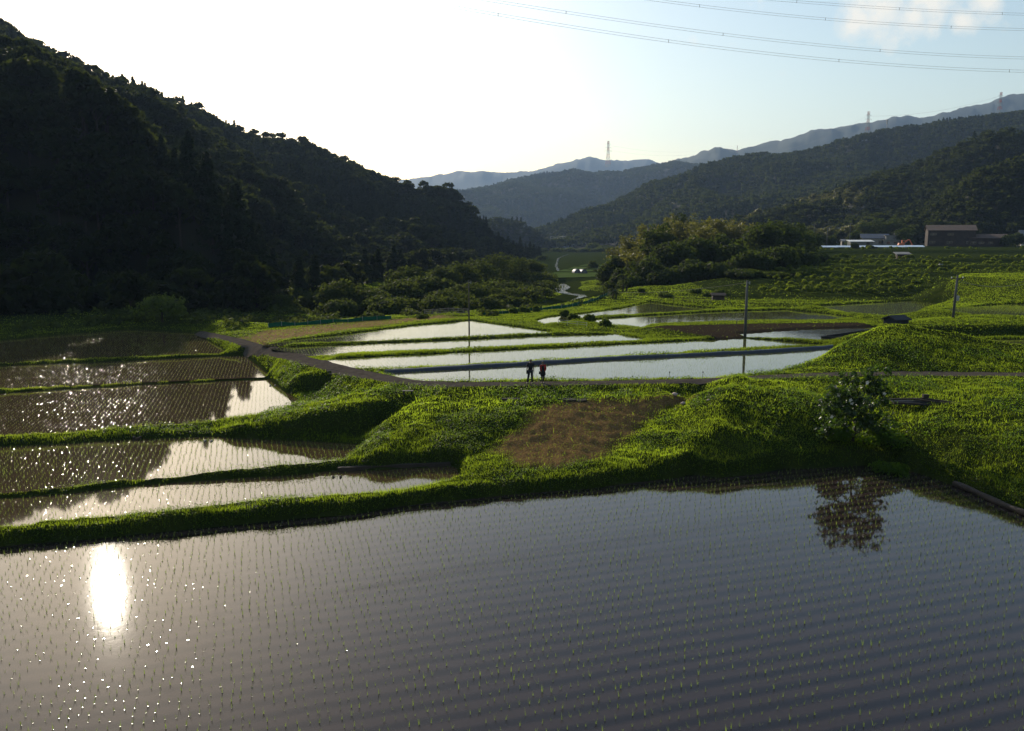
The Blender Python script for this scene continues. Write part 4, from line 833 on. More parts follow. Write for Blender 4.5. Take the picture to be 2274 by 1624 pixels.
for key, ang, su, sv, jit, drop, pr, meni in FIELDS:
    p = PAD[key]; x, y = rows_in(p['poly'], p['z'], ang, su, sv, jit, drop, .22)
    if key == 'N':
        bx = np.abs(x/y*1.0); dpt = y*CT+CAMZ*ST; px = x/dpt*FD+CX; py = CY-FD*((y*ST-CAMZ*CT)/dpt)
        seen = (px > 4) & (px < 2270) & (py < 1618); order = np.argsort(np.where(seen, dpt, 1e9))[:300]
        indv = np.zeros(len(x), bool); indv[order] = True
        for q in np.nonzero(indv)[0]:
            v = int(rng.integers(len(protos)))
            if first_r[v] is None:
                mb = MB(); mb.add(*protos[v], 0); mb.add(RV, RF, 1); o = mb.build('rice_seedling', [F_RICE, M_MENI], smooth=True); first_r[v] = o
            else: o = first_r[v].copy(); COL.objects.link(o)
            s = .7+.5*rng.random(); o.location = (x[q], y[q], 0); o.rotation_euler = (0, 0, rng.random()*6.28); o.scale = (s, s, s)
            tag(o, 'thin green rice seedling standing in the front rows of the near flooded paddy', 'rice seedling', 'rice seedlings in the front rows of the near paddy')
        x, y = x[~indv], y[~indv]
    vi = rng.integers(0, len(pr), len(x)); a = rng.random(len(x))*6.28; s = .65+.55*rng.random(len(x))
    for v in range(len(pr)):
        k = vi == v; pv, pf = pr[v]; ca, sa = np.cos(a[k])[:, None], np.sin(a[k])[:, None]; sc = s[k][:, None]
        X = (pv[None, :, 0]*ca-pv[None, :, 1]*sa)*sc+x[k][:, None]; Yy = (pv[None, :, 0]*sa+pv[None, :, 1]*ca)*sc+y[k][:, None]; Z = pv[None, :, 2]*sc+p['z']
        n_ = k.sum(); m_ = len(pv); rmb.add(np.stack([X, Yy, Z], -1).reshape(-1, 3), (pf[None]+np.arange(n_)[:, None, None]*m_).reshape(-1, 4), 0); T.append(np.repeat(rng.random(n_), m_))
    if meni:
        n_ = len(x); tl = rng.normal(size=(n_, 1, 2))*.12; V = RV[None]*((rng.random((n_, 1, 1)) < (.9 if key in ('A4', 'A5', 'A6') else .62))*1.*(.6+.9*rng.random((n_, 1, 1))))*np.concatenate([np.ones((n_, 1, 2)), .5+1.1*rng.random((n_, 1, 1))], -1); V[..., 2] += np.maximum(0, (V[..., :2]*tl).sum(-1)); V = V+np.stack([x, y, np.full(n_, p['z'])], -1)[:, None]; m_ = len(RV)
        rmb.add(V.reshape(-1, 3), [(f[None]+np.arange(n_)[:, None, None]*m_).reshape(-1, f.shape[1]) for f in RF], 1); T.append(np.zeros(n_*m_))
o = rmb.build('rice_crop', [F_RICE, M_MENI], smooth=True, attrs={'tint': np.concatenate(T)}); tag(o, kind='stuff')
# ------------------------------------------------------------------ things
M_CONC = plain('concrete', (.19, .185, .17), .9, (.13, .125, .115), 1.5, bump=.01)
M_DARKWOOD = plain('dark_wood', (.05, .035, .025), .85, (.028, .02, .015), 3., bump=.01)
M_GREYWOOD = plain('weathered_wood', (.20, .17, .14), .85, (.11, .09, .075), 3.)
M_STEEL = plain('galvanised_steel', (.30, .31, .32), .5, metal=.6)
M_REDW = plain('red_paint', (.42, .09, .06), .6)
M_WHITE = plain('white_paint', (.72, .72, .7), .6, (.6, .6, .58), .8)
M_BLACK = plain('black_rubber_shade', (.015, .015, .016), .6)
M_GLASS = plain('dark_glass', (.02, .025, .03), .1, spec=.6)
def gz(x, y): return float(ground(np.array(x), np.array(y)))
# --- utility poles
M_POLEW = plain('backlit_wood_pole', (.075, .062, .05), .9, (.045, .038, .03), 3.); M_POLEC = plain('backlit_concrete_pole', (.10, .10, .098), .9, (.065, .064, .06), 2.)  # both pole colours darkened to stand for their backlit side
def insulators(mb, c, d, n_):
    for s in np.linspace(-1, 1, n_): mb.add(*tube([c+d*s, c+d*s+np.array((0, 0, .1)), c+d*s+np.array((0, 0, .18))], [.04, .055, .03], 6))
def upole(base, ztop, label, arm=True, mat=None, extra=None, r=.13, lean=0.):
    x, y, z = base; t = thing('utility_pole', base, label, 'utility pole', 'utility poles'); h = ztop-z
    MB().add(*tube([(0, 0, -.3), (lean*.5, 0, h*.5), (lean, 0, h)], [r, r*.85, r*.68], 9)).build('pole', mat or M_POLEC, t, True)
    if arm:
        c = np.array((lean, 0, h-.35)); d = np.array((.8, .25, 0)); m_ = mat or M_STEEL
        MB().add(*beam(c-d, c+d, .09)).build('crossarm', M_DARKWOOD, t)
        mb = MB(); insulators(mb, c+np.array((0, 0, .045)), d*.92, 3); mb.build('insulators', M_WHITE, t, True)
    else:
        mb = MB(); mb.add(*tube([(lean-.0, -.1, h-.25), (lean+.22, -.1, h-.25)], .03, 6)); mb.add(*tube([(lean+.22, -.1, h-.4), (lean+.22, -.1, h-.1)], .045, 6)); mb.build('bracket', M_STEEL, t)
    for e in extra or (): e(t, h)
    return t
def metal_box(t, h):
    MB().add(*box(.1, .42, -.2, .12, h*.40, h*.52)).build('meter_box', M_STEEL, t)
pb1 = P(1042, 748, 2.25); upole((*pb1[:2], gz(*pb1[:2])), Q(1042, 622, pb1[1])[2], 'slim wooden pole on the grass bank between two middle paddies', False, M_POLEW, r=.085)
pb2 = P(1654.5, 745, 2.5); upole((*pb2[:2], gz(*pb2[:2])), Q(1656, 623, pb2[1])[2], 'grey concrete pole standing at the bright water of the middle paddies', False, r=.16)
x, y, _ = G(2117, 90, 4.2); zt = Q(2121, 612, 90)[2]; upole((x, y, gz(x, y)), zt, 'pole with a crossarm behind the grassy mound on the right', True, None, [metal_box], .15, .12); P3T = (x+.12, y, zt-.3)
for dx, top, Y, lab in ((1809, 498, 350, 'left farmyard pole at the end of the white panels'), (1838, 505, 356, 'second farmyard pole between two round trees'), (1889, 495, 372, 'third farmyard pole beside the white-roofed shed'), (1875, 503, 480, 'pole among the grey village roofs behind the farmyard')):
    x, y, zt = Q(dx, top, Y); upole((x, y, gz(x, y)), zt, lab, True, r=.2)
def span(name, a, b, sag, r, mat, label, group=None, n_=24):
    a = np.array(a); b = np.array(b); s = np.linspace(0, 1, n_)[:, None]; p = a*(1-s)+b*s; p[:, 2] -= sag*4*(s*(1-s))[:, 0]
    o = MB().add(*tube(p, r, 4, False)).build(name, mat, None, True); tag(o, label, 'wire', group); return o
M_WIRE = plain('wire', (.12, .12, .13), .5)
span('service_wire', P3T, Q(2300, 613, 96), 1.1, .016, M_WIRE, 'upper sagging wire from the crossarm pole over the green slope', 'wires at the crossarm pole')
span('service_wire', np.array(P3T)-np.array((0, 0, .35)), Q(2300, 627, 96), .5, .016, M_WIRE, 'lower sagging wire from the crossarm pole over the green slope', 'wires at the crossarm pole')
pole2top = np.array((pb2[0], pb2[1], Q(1656, 628, pb2[1])[2]))
span('service_wire', pole2top, Q(1350, 648, 150), .5, .006, M_WIRE, 'thin dark wire from the concrete pole towards the palms')
# --- high transmission conductors overhead: twin bundles with spacers
LINES = [([(920,0),(1332,69.5),(1883,136.6),(2274,158.6)], 3, 'lowest of the four twin overhead power lines'), ([(1080,0),(1332,39),(1937,111),(2274,129)], 3, 'second lowest of the four twin overhead power lines'), ([(1452,0),(1889,47),(2274,66)], 2, 'third twin overhead power line, above the two long ones'), ([(1726,0),(1943,16.6),(2274,32)], 2, 'topmost twin overhead power line, across the small cloud')]
M_ALU = plain('conductor', (.20, .21, .23), .45, metal=.3)
for i, (pts, deg, lab) in enumerate(LINES):
    p = np.array(pts, float); co = np.polyfit(p[:, 0]/1000, p[:, 1], deg); xs = np.linspace(p[0, 0]-330, 2620, 60)
    Yd = 172+i*9+(xs-1600)*.022; t = thing('power_line', (0, 0, 0), lab, 'power line', 'overhead power lines')
    w = np.array([Q(x, yy, Y) for x, yy, Y in zip(xs, np.polyval(co, xs/1000), Yd)])
    for s in (-1, 1): MB().add(*tube(w+np.array((0, 0, 0.24*s)), .024, 5, False)).build('conductor', M_ALU, t, True)
    for k in range(4+i, 60, 11): MB().add(*tube([w[k]+np.array((0, 0, .30)), w[k]-np.array((0, 0, .30))], .05, 5)).build('spacer', M_ALU, t)
# --- lattice pylons on the ridges
def pylon(base, H, label, arms=3, painted=True, name='pylon'):
    t = thing(name, base, label, 'pylon', 'pylons on the ridges', R(20)); w0 = H*.085; w1 = H*.018; r = max(.11, H*.0036)
    def wd(s): return w0*(1-s/.7)+w1*1.5*(s/.7) if s < .7 else w1*1.5
    lv = np.linspace(0, 1, 9); mbs = [MB(), MB()]
    for a, b in zip(lv[:-1], lv[1:]):
        mb = mbs[int(a*8+.5) % 2 if painted else 0]; wa, wb = wd(a), wd(b)
        ca = [np.array((sx*wa, sy*wa, a*H)) for sx, sy in ((-1, -1), (1, -1), (1, 1), (-1, 1))]; cb = [np.array((sx*wb, sy*wb, b*H)) for sx, sy in ((-1, -1), (1, -1), (1, 1), (-1, 1))]
        for k in range(4):
            mb.add(*beam(ca[k], cb[k], r*1.6)); mb.add(*beam(ca[k], cb[(k+1) % 4], r)); mb.add(*beam(ca[(k+1) % 4], cb[k], r)); mb.add(*beam(cb[k], cb[(k+1) % 4], r))
    o = mbs[0].build('lattice', M_STEEL, t)
    if painted: mbs[1].build('painted_lattice', M_REDW, t)
    for k in range(arms):
        z = H*(.62+.13*k); L = H*(.16-.025*k)
        for s in (-1, 1): mb = MB(); mb.add(*beam((0, -w1, z), (s*L, 0, z+.2), r)); mb.add(*beam((0, w1, z), (s*L, 0, z+.2), r)); mb.add(*beam((0, 0, z+H*.03), (s*L, 0, z+.2), r)); mb.add(*tube([(s*L, 0, z+.2), (s*L, 0, z-H*.03)], r*.7, 5)); mb.build('crossarm', M_STEEL, t)
    return t
def onto(dx, base, Y): return Q(dx, base, Y)
pylon(onto(1925, 316, 1418), 49, 'tall red and white pylon on the right wooded ridge'); pylon(onto(2218, 268, 1478), 47, 'pylon at the high right end of the ridge'); pylon(onto(1350, 372, 2990), 90, 'pylon on the central mountain crest'); pylon(onto(1637, 340, 3300), 28, 'tiny far pylon in the saddle before the blue range')
def mast(base, H, label, drum):
    t = thing('radio_mast', base, label, 'mast', 'radio masts on the ridge'); r = H*.03
    mb = MB()
    for k in range(3):
        a = k*2.094; mb.add(*tube([(r*1.4*math.cos(a), r*1.4*math.sin(a), -2), (r*math.cos(a), r*math.sin(a), H)], .22, 5))
    for z in np.linspace(1, H, 9): mb.add(*tube([(r*1.3*math.cos(a), r*1.3*math.sin(a), z) for a in np.linspace(0, 6.28, 7)], .12, 4))
    mb.build('tower', M_STEEL, t)
    for z, w in drum: MB().add(*tube([(0, 0, z*H-.9), (0, 0, z*H+.9)], w, 9)).build('antenna_ring', M_STEEL, t)
mast(onto(1968, 303, 1432), 27, 'slim radio mast on the ridge right of the tall pylon', [(.96, 1.7), (.8, 1.5)]); mast(onto(2022, 300, 1446), 15, 'short radio mast with a wide head on the ridge', [(.97, 4.0), (.7, 2.6), (.4, 1.8)])
ptop = [np.array(Q(1925, 258, 1418)), np.array(Q(2218, 214, 1478)), np.array(Q(1350, 322, 2990)), np.array(Q(1637, 323, 3300)), np.array(Q(2420, 180, 1540))]
for k, (a, b, s, lab) in enumerate([(0, 1, 9, 'faint far wire between the two right ridge pylons'), (2, 3, 25, 'upper faint far wire leaving the central crest pylon'), (1, 4, 6, 'faint far wire leaving the high right pylon'), (0, 3, 40, 'faint far wire from the tall pylon into the saddle')]):
    span('ridge_wire', ptop[a], ptop[b], s, .09, M_WIRE, lab, 'wires on the far ridges')
span('ridge_wire', ptop[2]-np.array((0, 0, 17)), ptop[3]-np.array((0, 0, 8)), 25, .09, M_WIRE, 'lower faint far wire leaving the central crest pylon', 'wires on the far ridges')
# --- buildings
def gabled(name, base, L, W, eave, ridge, rot, wallm, roofm, label, cat='building', wins=(), door=None, over=.35, mono=False, group=None, k_=1.):
    t = thing(name, base, label, cat, group, R(rot)); t.scale = (k_,)*3
    mb = MB()
    if mono: prof = [(0, -.4), (W, -.4), (W, ridge), (0, eave)]
    else: prof = [(0, -.4), (W, -.4), (W, eave), (W/2, ridge), (0, eave)]
    k = len(prof); V = np.array([(x, y, z) for x in (0, L) for y, z in prof]); i = np.arange(k)
    mb.add(V, np.stack([i, i+k, (i+1) % k+k, (i+1) % k], -1))
    if mono: mb.add(V, np.array([[0, 1, 2, 3], [7, 6, 5, 4]]))
    else: mb.add(V, [np.array([[0, 1, 2, 4], [9, 7, 6, 5]]), np.array([[2, 3, 4], [9, 8, 7]])])
    mb.build('wall', wallm, t)
    mb = MB(); sl = (ridge-eave)/(W if mono else W/2); th = .12
    def slab(y0, z0, y1, z1): mb.add(np.array([(x, y, z+d) for x in (-over, L+over) for (y, z) in ((y0, z0), (y1, z1)) for d in (.012, th)]), BOXF)
    if mono: slab(-over, eave-over*sl, W+over, ridge+over*sl)
    else: slab(-over, eave-over*sl, W/2, ridge); slab(W+over, eave-over*sl, W/2, ridge)
    mb.build('roof', roofm, t)
    for (cx, cz, w, h) in wins:
        fm = MB()
        for (x0, x1, z0, z1) in ((cx-w/2, cx+w/2, cz-h/2-.07, cz-h/2), (cx-w/2, cx+w/2, cz+h/2, cz+h/2+.06), (cx-w/2-.06, cx-w/2, cz-h/2-.07, cz+h/2+.06), (cx+w/2, cx+w/2+.06, cz-h/2-.07, cz+h/2+.06), (cx-.025, cx+.025, cz-h/2, cz+h/2)): fm.add(*box(x0, x1, -.06, -.004, z0, z1))
        f = fm.build('window', M_GREYWOOD, t); MB().add(*box(cx-w/2, cx+w/2, -.03, -.006, cz-h/2, cz+h/2)).build('pane', M_GLASS, f)
    if door: MB().add(*box(door[0]-door[1]/2, door[0]+door[1]/2, -.04, -.004, 0, door[2])).build('door', M_DARKWOOD, t)
    return t
def corr(name, c1, c2, s=3.):
    m, nt, b, out = newmat(name); tc = N(nt, 'ShaderNodeTexCoord'); w = N(nt, 'ShaderNodeTexWave', bands_direction='X'); w.inputs['Scale'].default_value = s; nt.links.new(tc.outputs['Object'], w.inputs[0])
    n_ = noise(nt, .8, 4); nt.links.new(mixc(nt, ramp(nt, n_.outputs[0], 0, 1, .35, .65), c1, c2), b.inputs['Base Color']); b.inputs['Roughness'].default_value = .7; b.inputs['Specular IOR Level'].default_value = .2
    bp = N(nt, 'ShaderNodeBump'); bp.inputs['Distance'].default_value = .05; nt.links.new(w.outputs['Fac'], bp.inputs['Height']); nt.links.new(bp.outputs[0], b.inputs['Normal']); return m
M_RUST = corr('rusty_corrugated_roof', (.11, .065, .045), (.075, .048, .035)); M_BOARD = corr('dark_board_wall', (.060, .042, .032), (.036, .027, .022), 5.)
M_BLUE = corr('blue_roof', (.045, .075, .12), (.03, .05, .085)); M_GREYR = corr('grey_tile_roof', (.20, .20, .21), (.14, .14, .15), 6.); M_PALER = corr('pale_sheet_roof', (.75, .75, .73), (.6, .6, .58)); M_PLAST = plain('plaster', (.30, .28, .25), .9, (.22, .2, .175), .5); M_DGREY = plain('grey_board', (.16, .16, .15), .9, (.11, .11, .10), .6); M_BROWNR = corr('brown_roof', (.22, .13, .09), (.15, .09, .06), 6.)
def qb(dx, Y): x, y, _ = Q(dx, 540, Y); return x, y, gz(x, y)
x, y, z = Q(2059, 548, 392); z = gz(x, y); gabled('barn', (x, y, z), 12.6, 7.2, 4.7, 6.15, -20, M_BOARD, M_RUST, 'tall dark barn with a rusty roof above the terraces', 'barn', [(1.45, 3.55, 1.45, .5), (6., 3.5, 1.45, .5), (1.3, 1.2, 1.4, .55), (5.9, 1.2, 1.4, .55), (11., 1.15, 1.3, .6)], k_=1.57)
x, y, z = qb(2151, 386); gabled('farm_shed', (x, y, z), 10.0, 5.5, 2.5, 3.55, -20, M_BOARD, M_RUST, 'long low dark shed joined to the right of the barn', 'shed', [(1.3, 1.1, 1.4, .7), (3.4, 1.1, 1.3, .6), (5.8, 1.1, 1.1, .5)], k_=1.55)
x, y, z = qb(2268, 400); gabled('farmhouse', (x, y, z), 9, 6, 2.8, 5.0, -18, M_PLAST, M_GREYR, 'house with a pale tiled roof at the right picture edge', 'house', k_=1.48)
x, y, z = qb(1914, 394); gabled('farmhouse', (x, y, z), 8.0, 6, 2.5, 3.75, -14, M_PLAST, M_BLUE, 'long farmhouse with a dark blue roof behind the farmyard', 'house', [(2.2, 1.3, 1.4, .9), (5.6, 1.3, 1.4, .9)], k_=1.48)
x, y, z = qb(1889, 356); gabled('garden_shed', (x, y, z), 6.2, 3.2, 1.75, 2.1, -6, M_DGREY, M_PALER, 'low shed with a gleaming white roof behind the panels', 'shed', door=(4.8, .9, 1.5), mono=True, k_=1.48)
# flat-roofed concrete house
x, y, z = qb(1968, 388); t = thing('concrete_house', (x, y, z), 'pale flat-roofed concrete house left of the excavator', 'house', None, R(-16)); t.scale = (1.48,)*3
MB().add(*box(-.6, 4.6, 0, 5, -.3, 1.9)).build('wall', M_CONC, t); MB().add(*box(0, 3.0, 1, 4.5, 1.905, 3.3)).build('upper_wall', M_CONC, t)
MB().add(*box(-.8, 4.8, -.2, 5.2, 1.88, 2.05)).build('roof', M_CONC, t); MB().add(*box(-.3, 3.3, .8, 4.8, 3.3, 3.45)).build('upper_roof', M_CONC, t); MB().add(*box(2.4, 2.8, 2, 2.4, 3.46, 4.1)).build('chimney', M_CONC, t)
for cx in (.6, 2.6): f = MB().add(*box(cx-.5, cx+.5, -.05, -.004, .8, 1.5)).build('window', M_GREYWOOD, t); MB().add(*box(cx-.42, cx+.42, -.07, -.052, .87, 1.43)).build('pane', M_GLASS, f)
for dx, Y, L, W, e, r, rt, wm, rm, lab in ((1816, 320, 7, 6, 3.2, 4.4, -12, M_PLAST, M_BROWNR, 'brown-roofed house behind the two farmyard poles'), (1836, 345, 9, 6, 4.2, 6.0, -12, M_PLAST, M_GREYR, 'grey-roofed house behind the small round trees'), (1858, 370, 10, 7, 5.6, 8.2, -12, M_PLAST, M_GREYR, 'largest grey roof of the village behind the farmyard'), (1882, 385, 8, 6, 7., 9.6, -12, M_PLAST, M_GREYR, 'highest grey roof of the village behind the farmyard'), (1870, 280, 2.0, 3, 1.5, 2.0, -12, M_PLAST, M_GREYR, 'tiny pale house front left of the white-roofed shed')):
    x, y, z = qb(dx, Y*1.48); gabled('village_house', (x, y, z), L, W, e, r, rt, wm, rm, lab, 'house', [(L*.3, e*.5, 1.2, .9), (L*.7, e*.5, 1.2, .9)], group='village houses', k_=1.48)
# little huts on the fields
x, y, _ = Q(1990, 611, 234); gabled('field_hut', (x, y, gz(x, y)-.1), 2.5, 1.6, 1.1, 1.4, -8, M_DARKWOOD, M_GREYR, 'small tilted hut with a pale roof on the middle terraces', 'hut', mono=True, door=(1.6, 1.6, 1.1), k_=1.3)
x, y, _ = P(1583, 660, 2.8); gabled('field_hut', (x, y, gz(x, y)), 1.85, 1.5, .85, 1.1, -6, M_DARKWOOD, M_DARKWOOD, 'dark little hut in the bright green strip below the grove', 'hut', door=(1.0, .6, .7), over=.25)
M_SLATE = corr('dark_slate_roof', (.02, .026, .034), (.014, .018, .024)); x, y, _ = G(1990, 84.5, 3.8); gabled('pump_house', (x, y, gz(x, y)-.2), 1.8, 1.6, .6, .92, 24, M_SLATE, M_SLATE, 'small dark blue pump house behind the grassy mound', 'shed', over=.2)
x, y, _ = Q(2086, 623, 203); z = gz(x, y); t = thing('storage_box', (x, y, z), 'small grey bin with a white lid above the green slope', 'bin'); MB().add(*box(-.4, .4, -.4, .4, -.1, .75)).build('body', M_STEEL, t); MB().add(*box(-.46, .46, -.46, .46, .755, .87)).build('lid', M_WHITE, t)
for a in (-.35, .35): MB().add(*beam((a, -.35, -.3), (a, -.35, -.1), .08)).build('leg', M_STEEL, t)
# --- panels along the yard edge, sky reflection painted into their pale colour
M_PANEL = plain('sky_pale_panel', (.62, .66, .70), .22, (.55, .60, .66), .4, spec=.6)
for i, (a, b) in enumerate([(1821, 1858), (1857, 1893), (1892, 1930), (1929, 1968), (1967, 2008), (2007, 2050)]):
    pa = np.array(Q(a, 546, 351)); pbb = np.array(Q(b, 546, 350)); L = np.linalg.norm(pbb-pa); zz = max(gz(*pa[:2]), gz(*pbb[:2]), gz(pa[0], pa[1]-3))+.35
    lab = ['leftmost','second from left','third from left','fourth from left','fifth from left','rightmost'][i]
    t = thing('roof_panel', (pa[0], pa[1], zz), '%s of the gleaming pale panels along the farmyard edge' % lab, 'panel', 'pale panels along the farmyard edge', math.atan2(pbb[1]-pa[1], pbb[0]-pa[0]))
    dzz = .05*(i % 2); V, F = box(0, L-.06, -2.6, 0, 0, .06); V[:, 2] += (V[:, 1]+2.6)*.23+dzz; MB().add(V, F).build('sheet', M_PANEL, t)
    for lx in (.4, L-.5):
        for ly, hh in ((-2.2, .0), (-.3, .5)): MB().add(*beam((lx, ly, -1.2), (lx, ly, (ly+2.6)*.23+dzz-.01), .08)).build('leg', M_STEEL, t)
# --- orange excavator
x, y, z = qb(2003, 372); t = thing('excavator', (x, y, z), 'orange excavator with a bent arm left of the barn', 'excavator', None, R(-10)); t.scale = (1.4,)*3; M_ORG = plain('orange_paint', (.55, .14, .05), .5)
for s in (-.75, .4): mb = MB(); mb.add(*tube([(-1.0, s, .0), (-.8, s, -.0)], .1, 6)); V, F = box(-1.1, 1.1, s, s+.35, .02, .55); V[:, 0] *= np.where(V[:, 2] > .3, 1.1, .8); mb.add(V, F); mb.build('track', M_BLACK, t)
V, F = box(-1.2, .6, -.8, .8, .6, 1.3); V[:, 0] = np.where((V[:, 0] < 0) & (V[:, 2] > 1), -1.0, V[:, 0]); MB().add(V, F).build('body', M_ORG, t)
c = MB().add(*box(-.2, .75, -.8, .0, 1.305, 2.2)).build('cab', M_ORG, t); MB().add(*box(.0, .6, -.83, -.803, 1.5, 2.05)).build('window', M_GLASS, c)
mb = MB(); mb.add(*beam((.5, .3, 1.1), (1.9, .3, 2.3), .28)); mb.add(*beam((1.9, .3, 2.3), (2.3, .3, 2.25), .26)); mb.build('boom', M_ORG, t); MB().add(*beam((2.25, .3, 2.35), (3.2, .3, .7), .22)).build('arm', M_ORG, t); V, F = box(2.9, 3.5, 0, .65, .05, .7); V[:, 0] -= np.where(V[:, 2] < .3, .25, 0); MB().add(V, F).build('bucket', M_ORG, t); MB().add(*tube([(.7, .3, .95), (1.7, .3, 1.75)], .07, 6)).build('hydraulic_ram', M_STEEL, t)
# --- far down the valley: factory, houses, cables, polytunnels
x, y, z = Q(1238, 549, 1000); t = thing('factory', (x, y, z), 'long white factory with rows of windows far down the valley', 'factory', None, R(-6)); M_HAZYW = plain('pale_render', (.62, .63, .64), .8)
MB().add(*box(0, 24, 0, 14, -8, 7)).build('wall', M_HAZYW, t); MB().add(*box(24.1, 38, -2, 12, -8, 5.6)).build('wall', M_HAZYW, t)
MB().add(*box(-.5, 24.05, -.5, 14.5, 7.01, 7.7)).build('roof', M_BROWNR, t); MB().add(*box(24.06, 38.5, -2.5, 12.5, 5.61, 6.1)).build('roof', M_PALER, t)
for cz in (4.8, 1.4):
    for cx in np.arange(2.5, 23, 4.2): f = MB().add(*box(cx-1.1, cx+1.1, -.15, -.01, cz-.8, cz+.8)).build('window', M_GREYWOOD, t); MB().add(*box(cx-.95, cx+.95, -.2, -.152, cz-.65, cz+.65)).build('pane', M_GLASS, f)
for dx, dy, Y, L, rm, lab in ((1284, 541, 1030, 14, M_PALER, 'pale-roofed workshop right of the far factory'), (1308, 536, 1060, 7, M_PALER, 'small bright white roof right of the far factory'), (1330, 529, 1120, 12, M_GREYR, 'grey roof high in the far village'), (1350, 529, 1120, 14, M_PALER, 'pale roof at the grove edge of the far village'), (1318, 540, 1050, 10, M_BROWNR, 'brown roof amid the far village trees'), (1296, 537.5, 1080, 5, M_PALER, 'smallest bright roof above the far factory')):
    x, y, z = Q(dx, dy, Y); gabled('village_house', (x, y, z-3), L, 8, 5.5, 8, -8, M_HAZYW, rm, lab, 'house', [(L*.3, 3.2, 1.6, 1.2), (L*.7, 3.2, 1.6, 1.2)], group='village houses')
t = thing('cable_span', (0, 0, 0), 'sunlit sagging cables on posts above the far factory', 'cable')
cp = [np.array(Q(dx, 524.5, 1040)) for dx in (1222, 1250, 1280)]; M_LIT = plain('sunlit_cable', (.7, .62, .5), .5)  # sunlight on the cables is put into their pale colour
for p in cp: MB().add(*tube([p-np.array((0, 0, 14)), p], .25, 5)).build('post', M_STEEL, t)
for a, b in zip(cp[:-1], cp[1:]):
    for dz, sg in ((0, 1.5), (-2.2, .8)):
        s = np.linspace(0, 1, 14)[:, None]; q = a*(1-s)+b*s+np.array((0, 0, dz)); q[:, 2] -= sg*4*(s*(1-s))[:, 0]; MB().add(*tube(q, .16, 4, False)).build('cable', M_LIT, t, True)
M_COVER = plain('tunnel_cover', (.10, .10, .12), .5)
for dx, Y, rt, lab in ((1275, 292, 10, 'left of two small dark polytunnels in the valley field'), (1290, 290, 16, 'right of two small dark polytunnels, with a pale doorway')):
    x, y, _ = G(dx, Y, -.3); t = thing('polytunnel', (x, y, gz(x, y)), lab, 'polytunnel', 'polytunnels in the valley', R(rt))
    a = np.linspace(0, np.pi, 11); V = np.array([(1.25*math.cos(k)+1.25, yy, 1.55*math.sin(k)) for yy in (0, 3.5) for k in a]); i = np.arange(10)
    MB().add(V, np.stack([i, i+11, i+12, i+1], -1)).build('cover', M_COVER, t)
    V = np.vstack([[(1.25, .02, 0)], V[:11]+np.array((0, .02, 0))]); MB().add(V, np.stack([np.zeros(10, int), i+2, i+1], -1)).build('end_wall', M_COVER, t)
    MB().add(*box(.85, 1.65, -.06, .0, 0, 1.05)).build('door', M_CONC, t)
# --- fences
M_NET = plain('green_netting', (.008, .085, .045), .8, None, 3., .1); 
def netfence(pts, h, label):
    p = lerp_poly(np.array(pts), 2.0); p[:, 2] = [gz(a, b) for a, b in p[:, :2]]; t = thing('net_fence', p[0], label, 'fence', 'green net fences'); q = p-p[0]
    w = .12*np.sin(np.arange(len(q))*1.9); top = q+np.c_[0*w, 0*w, h+w*.7]; V = np.vstack([q+np.array((0, 0, .02)), top, top+np.array((0, .03, 0)), q+np.array((0, .03, .02))]); k = len(q); i = np.arange(k-1)
    mb = MB(); mb.add(V, np.vstack([np.stack([i, i+1, i+k+1, i+k], -1), np.stack([i+2*k, i+2*k+1, i+3*k+1, i+3*k], -1), np.stack([i+k, i+k+1, i+2*k+1, i+2*k], -1)])); mb.build('netting', M_NET, t)
    for c in q: MB().add(*tube([c+np.array((0, -.04, -.3)), c+np.array((0, -.04, h+.12))], .025, 5)).build('post', M_STEEL, t)
netfence([P(596,727,1.5),P(740,716.5,1.6),P(869,709,1.7)], .5, 'green net along the brown strip below the riverside wood'); netfence([P(1069,700,1.9),P(1160,691,1.95),P(1247,685,2.0),P(1306,673,2.1),P(1340,660,2.2),P(1368,649,2.3)], .45, 'green net above the river bend in the valley')
def railfence(pts, h, rails, label, mat, pw=.11, group=None, name='rail_fence'):
    p = np.array([(a, b, gz(a, b)) for a, b, _ in pts]); t = thing(name, p[0], label, 'fence', group); q = lerp_poly(p-p[0], 1.9)
    for c in q: MB().add(*beam(c+np.array((0, 0, -.3)), c+np.array((0, 0, h+.08)), pw)).build('post', mat, t)
    for k in range(rails):
        for a, b in zip(q[:-1], q[1:]): MB().add(*beam(a+np.array((0, -pw*.7, h*(k+1)/rails)), b+np.array((0, -pw*.7, h*(k+1)/rails)), pw*.45, pw*.9)).build('rail', mat, t)
railfence([P(943,699,1.9),P(995,692,1.9),P(996,692,1.9),P(1040,699,2.0)], .75, 3, 'weathered wooden rail fence beside the wooden pole', M_GREYWOOD)
railfence([P(1240,719,2.3),P(1303,724,2.3)], .5, 2, 'thin pipe railing on the grassy bank between the upper paddies', M_STEEL, .05, None, 'pipe_railing')
railfence([P(1495,667,2.65),P(1540,670,2.65),P(1615,668,2.7)], .6, 2, 'thin dark field fence in front of the little hut', M_DARKWOOD, .06, None, 'field_fence')
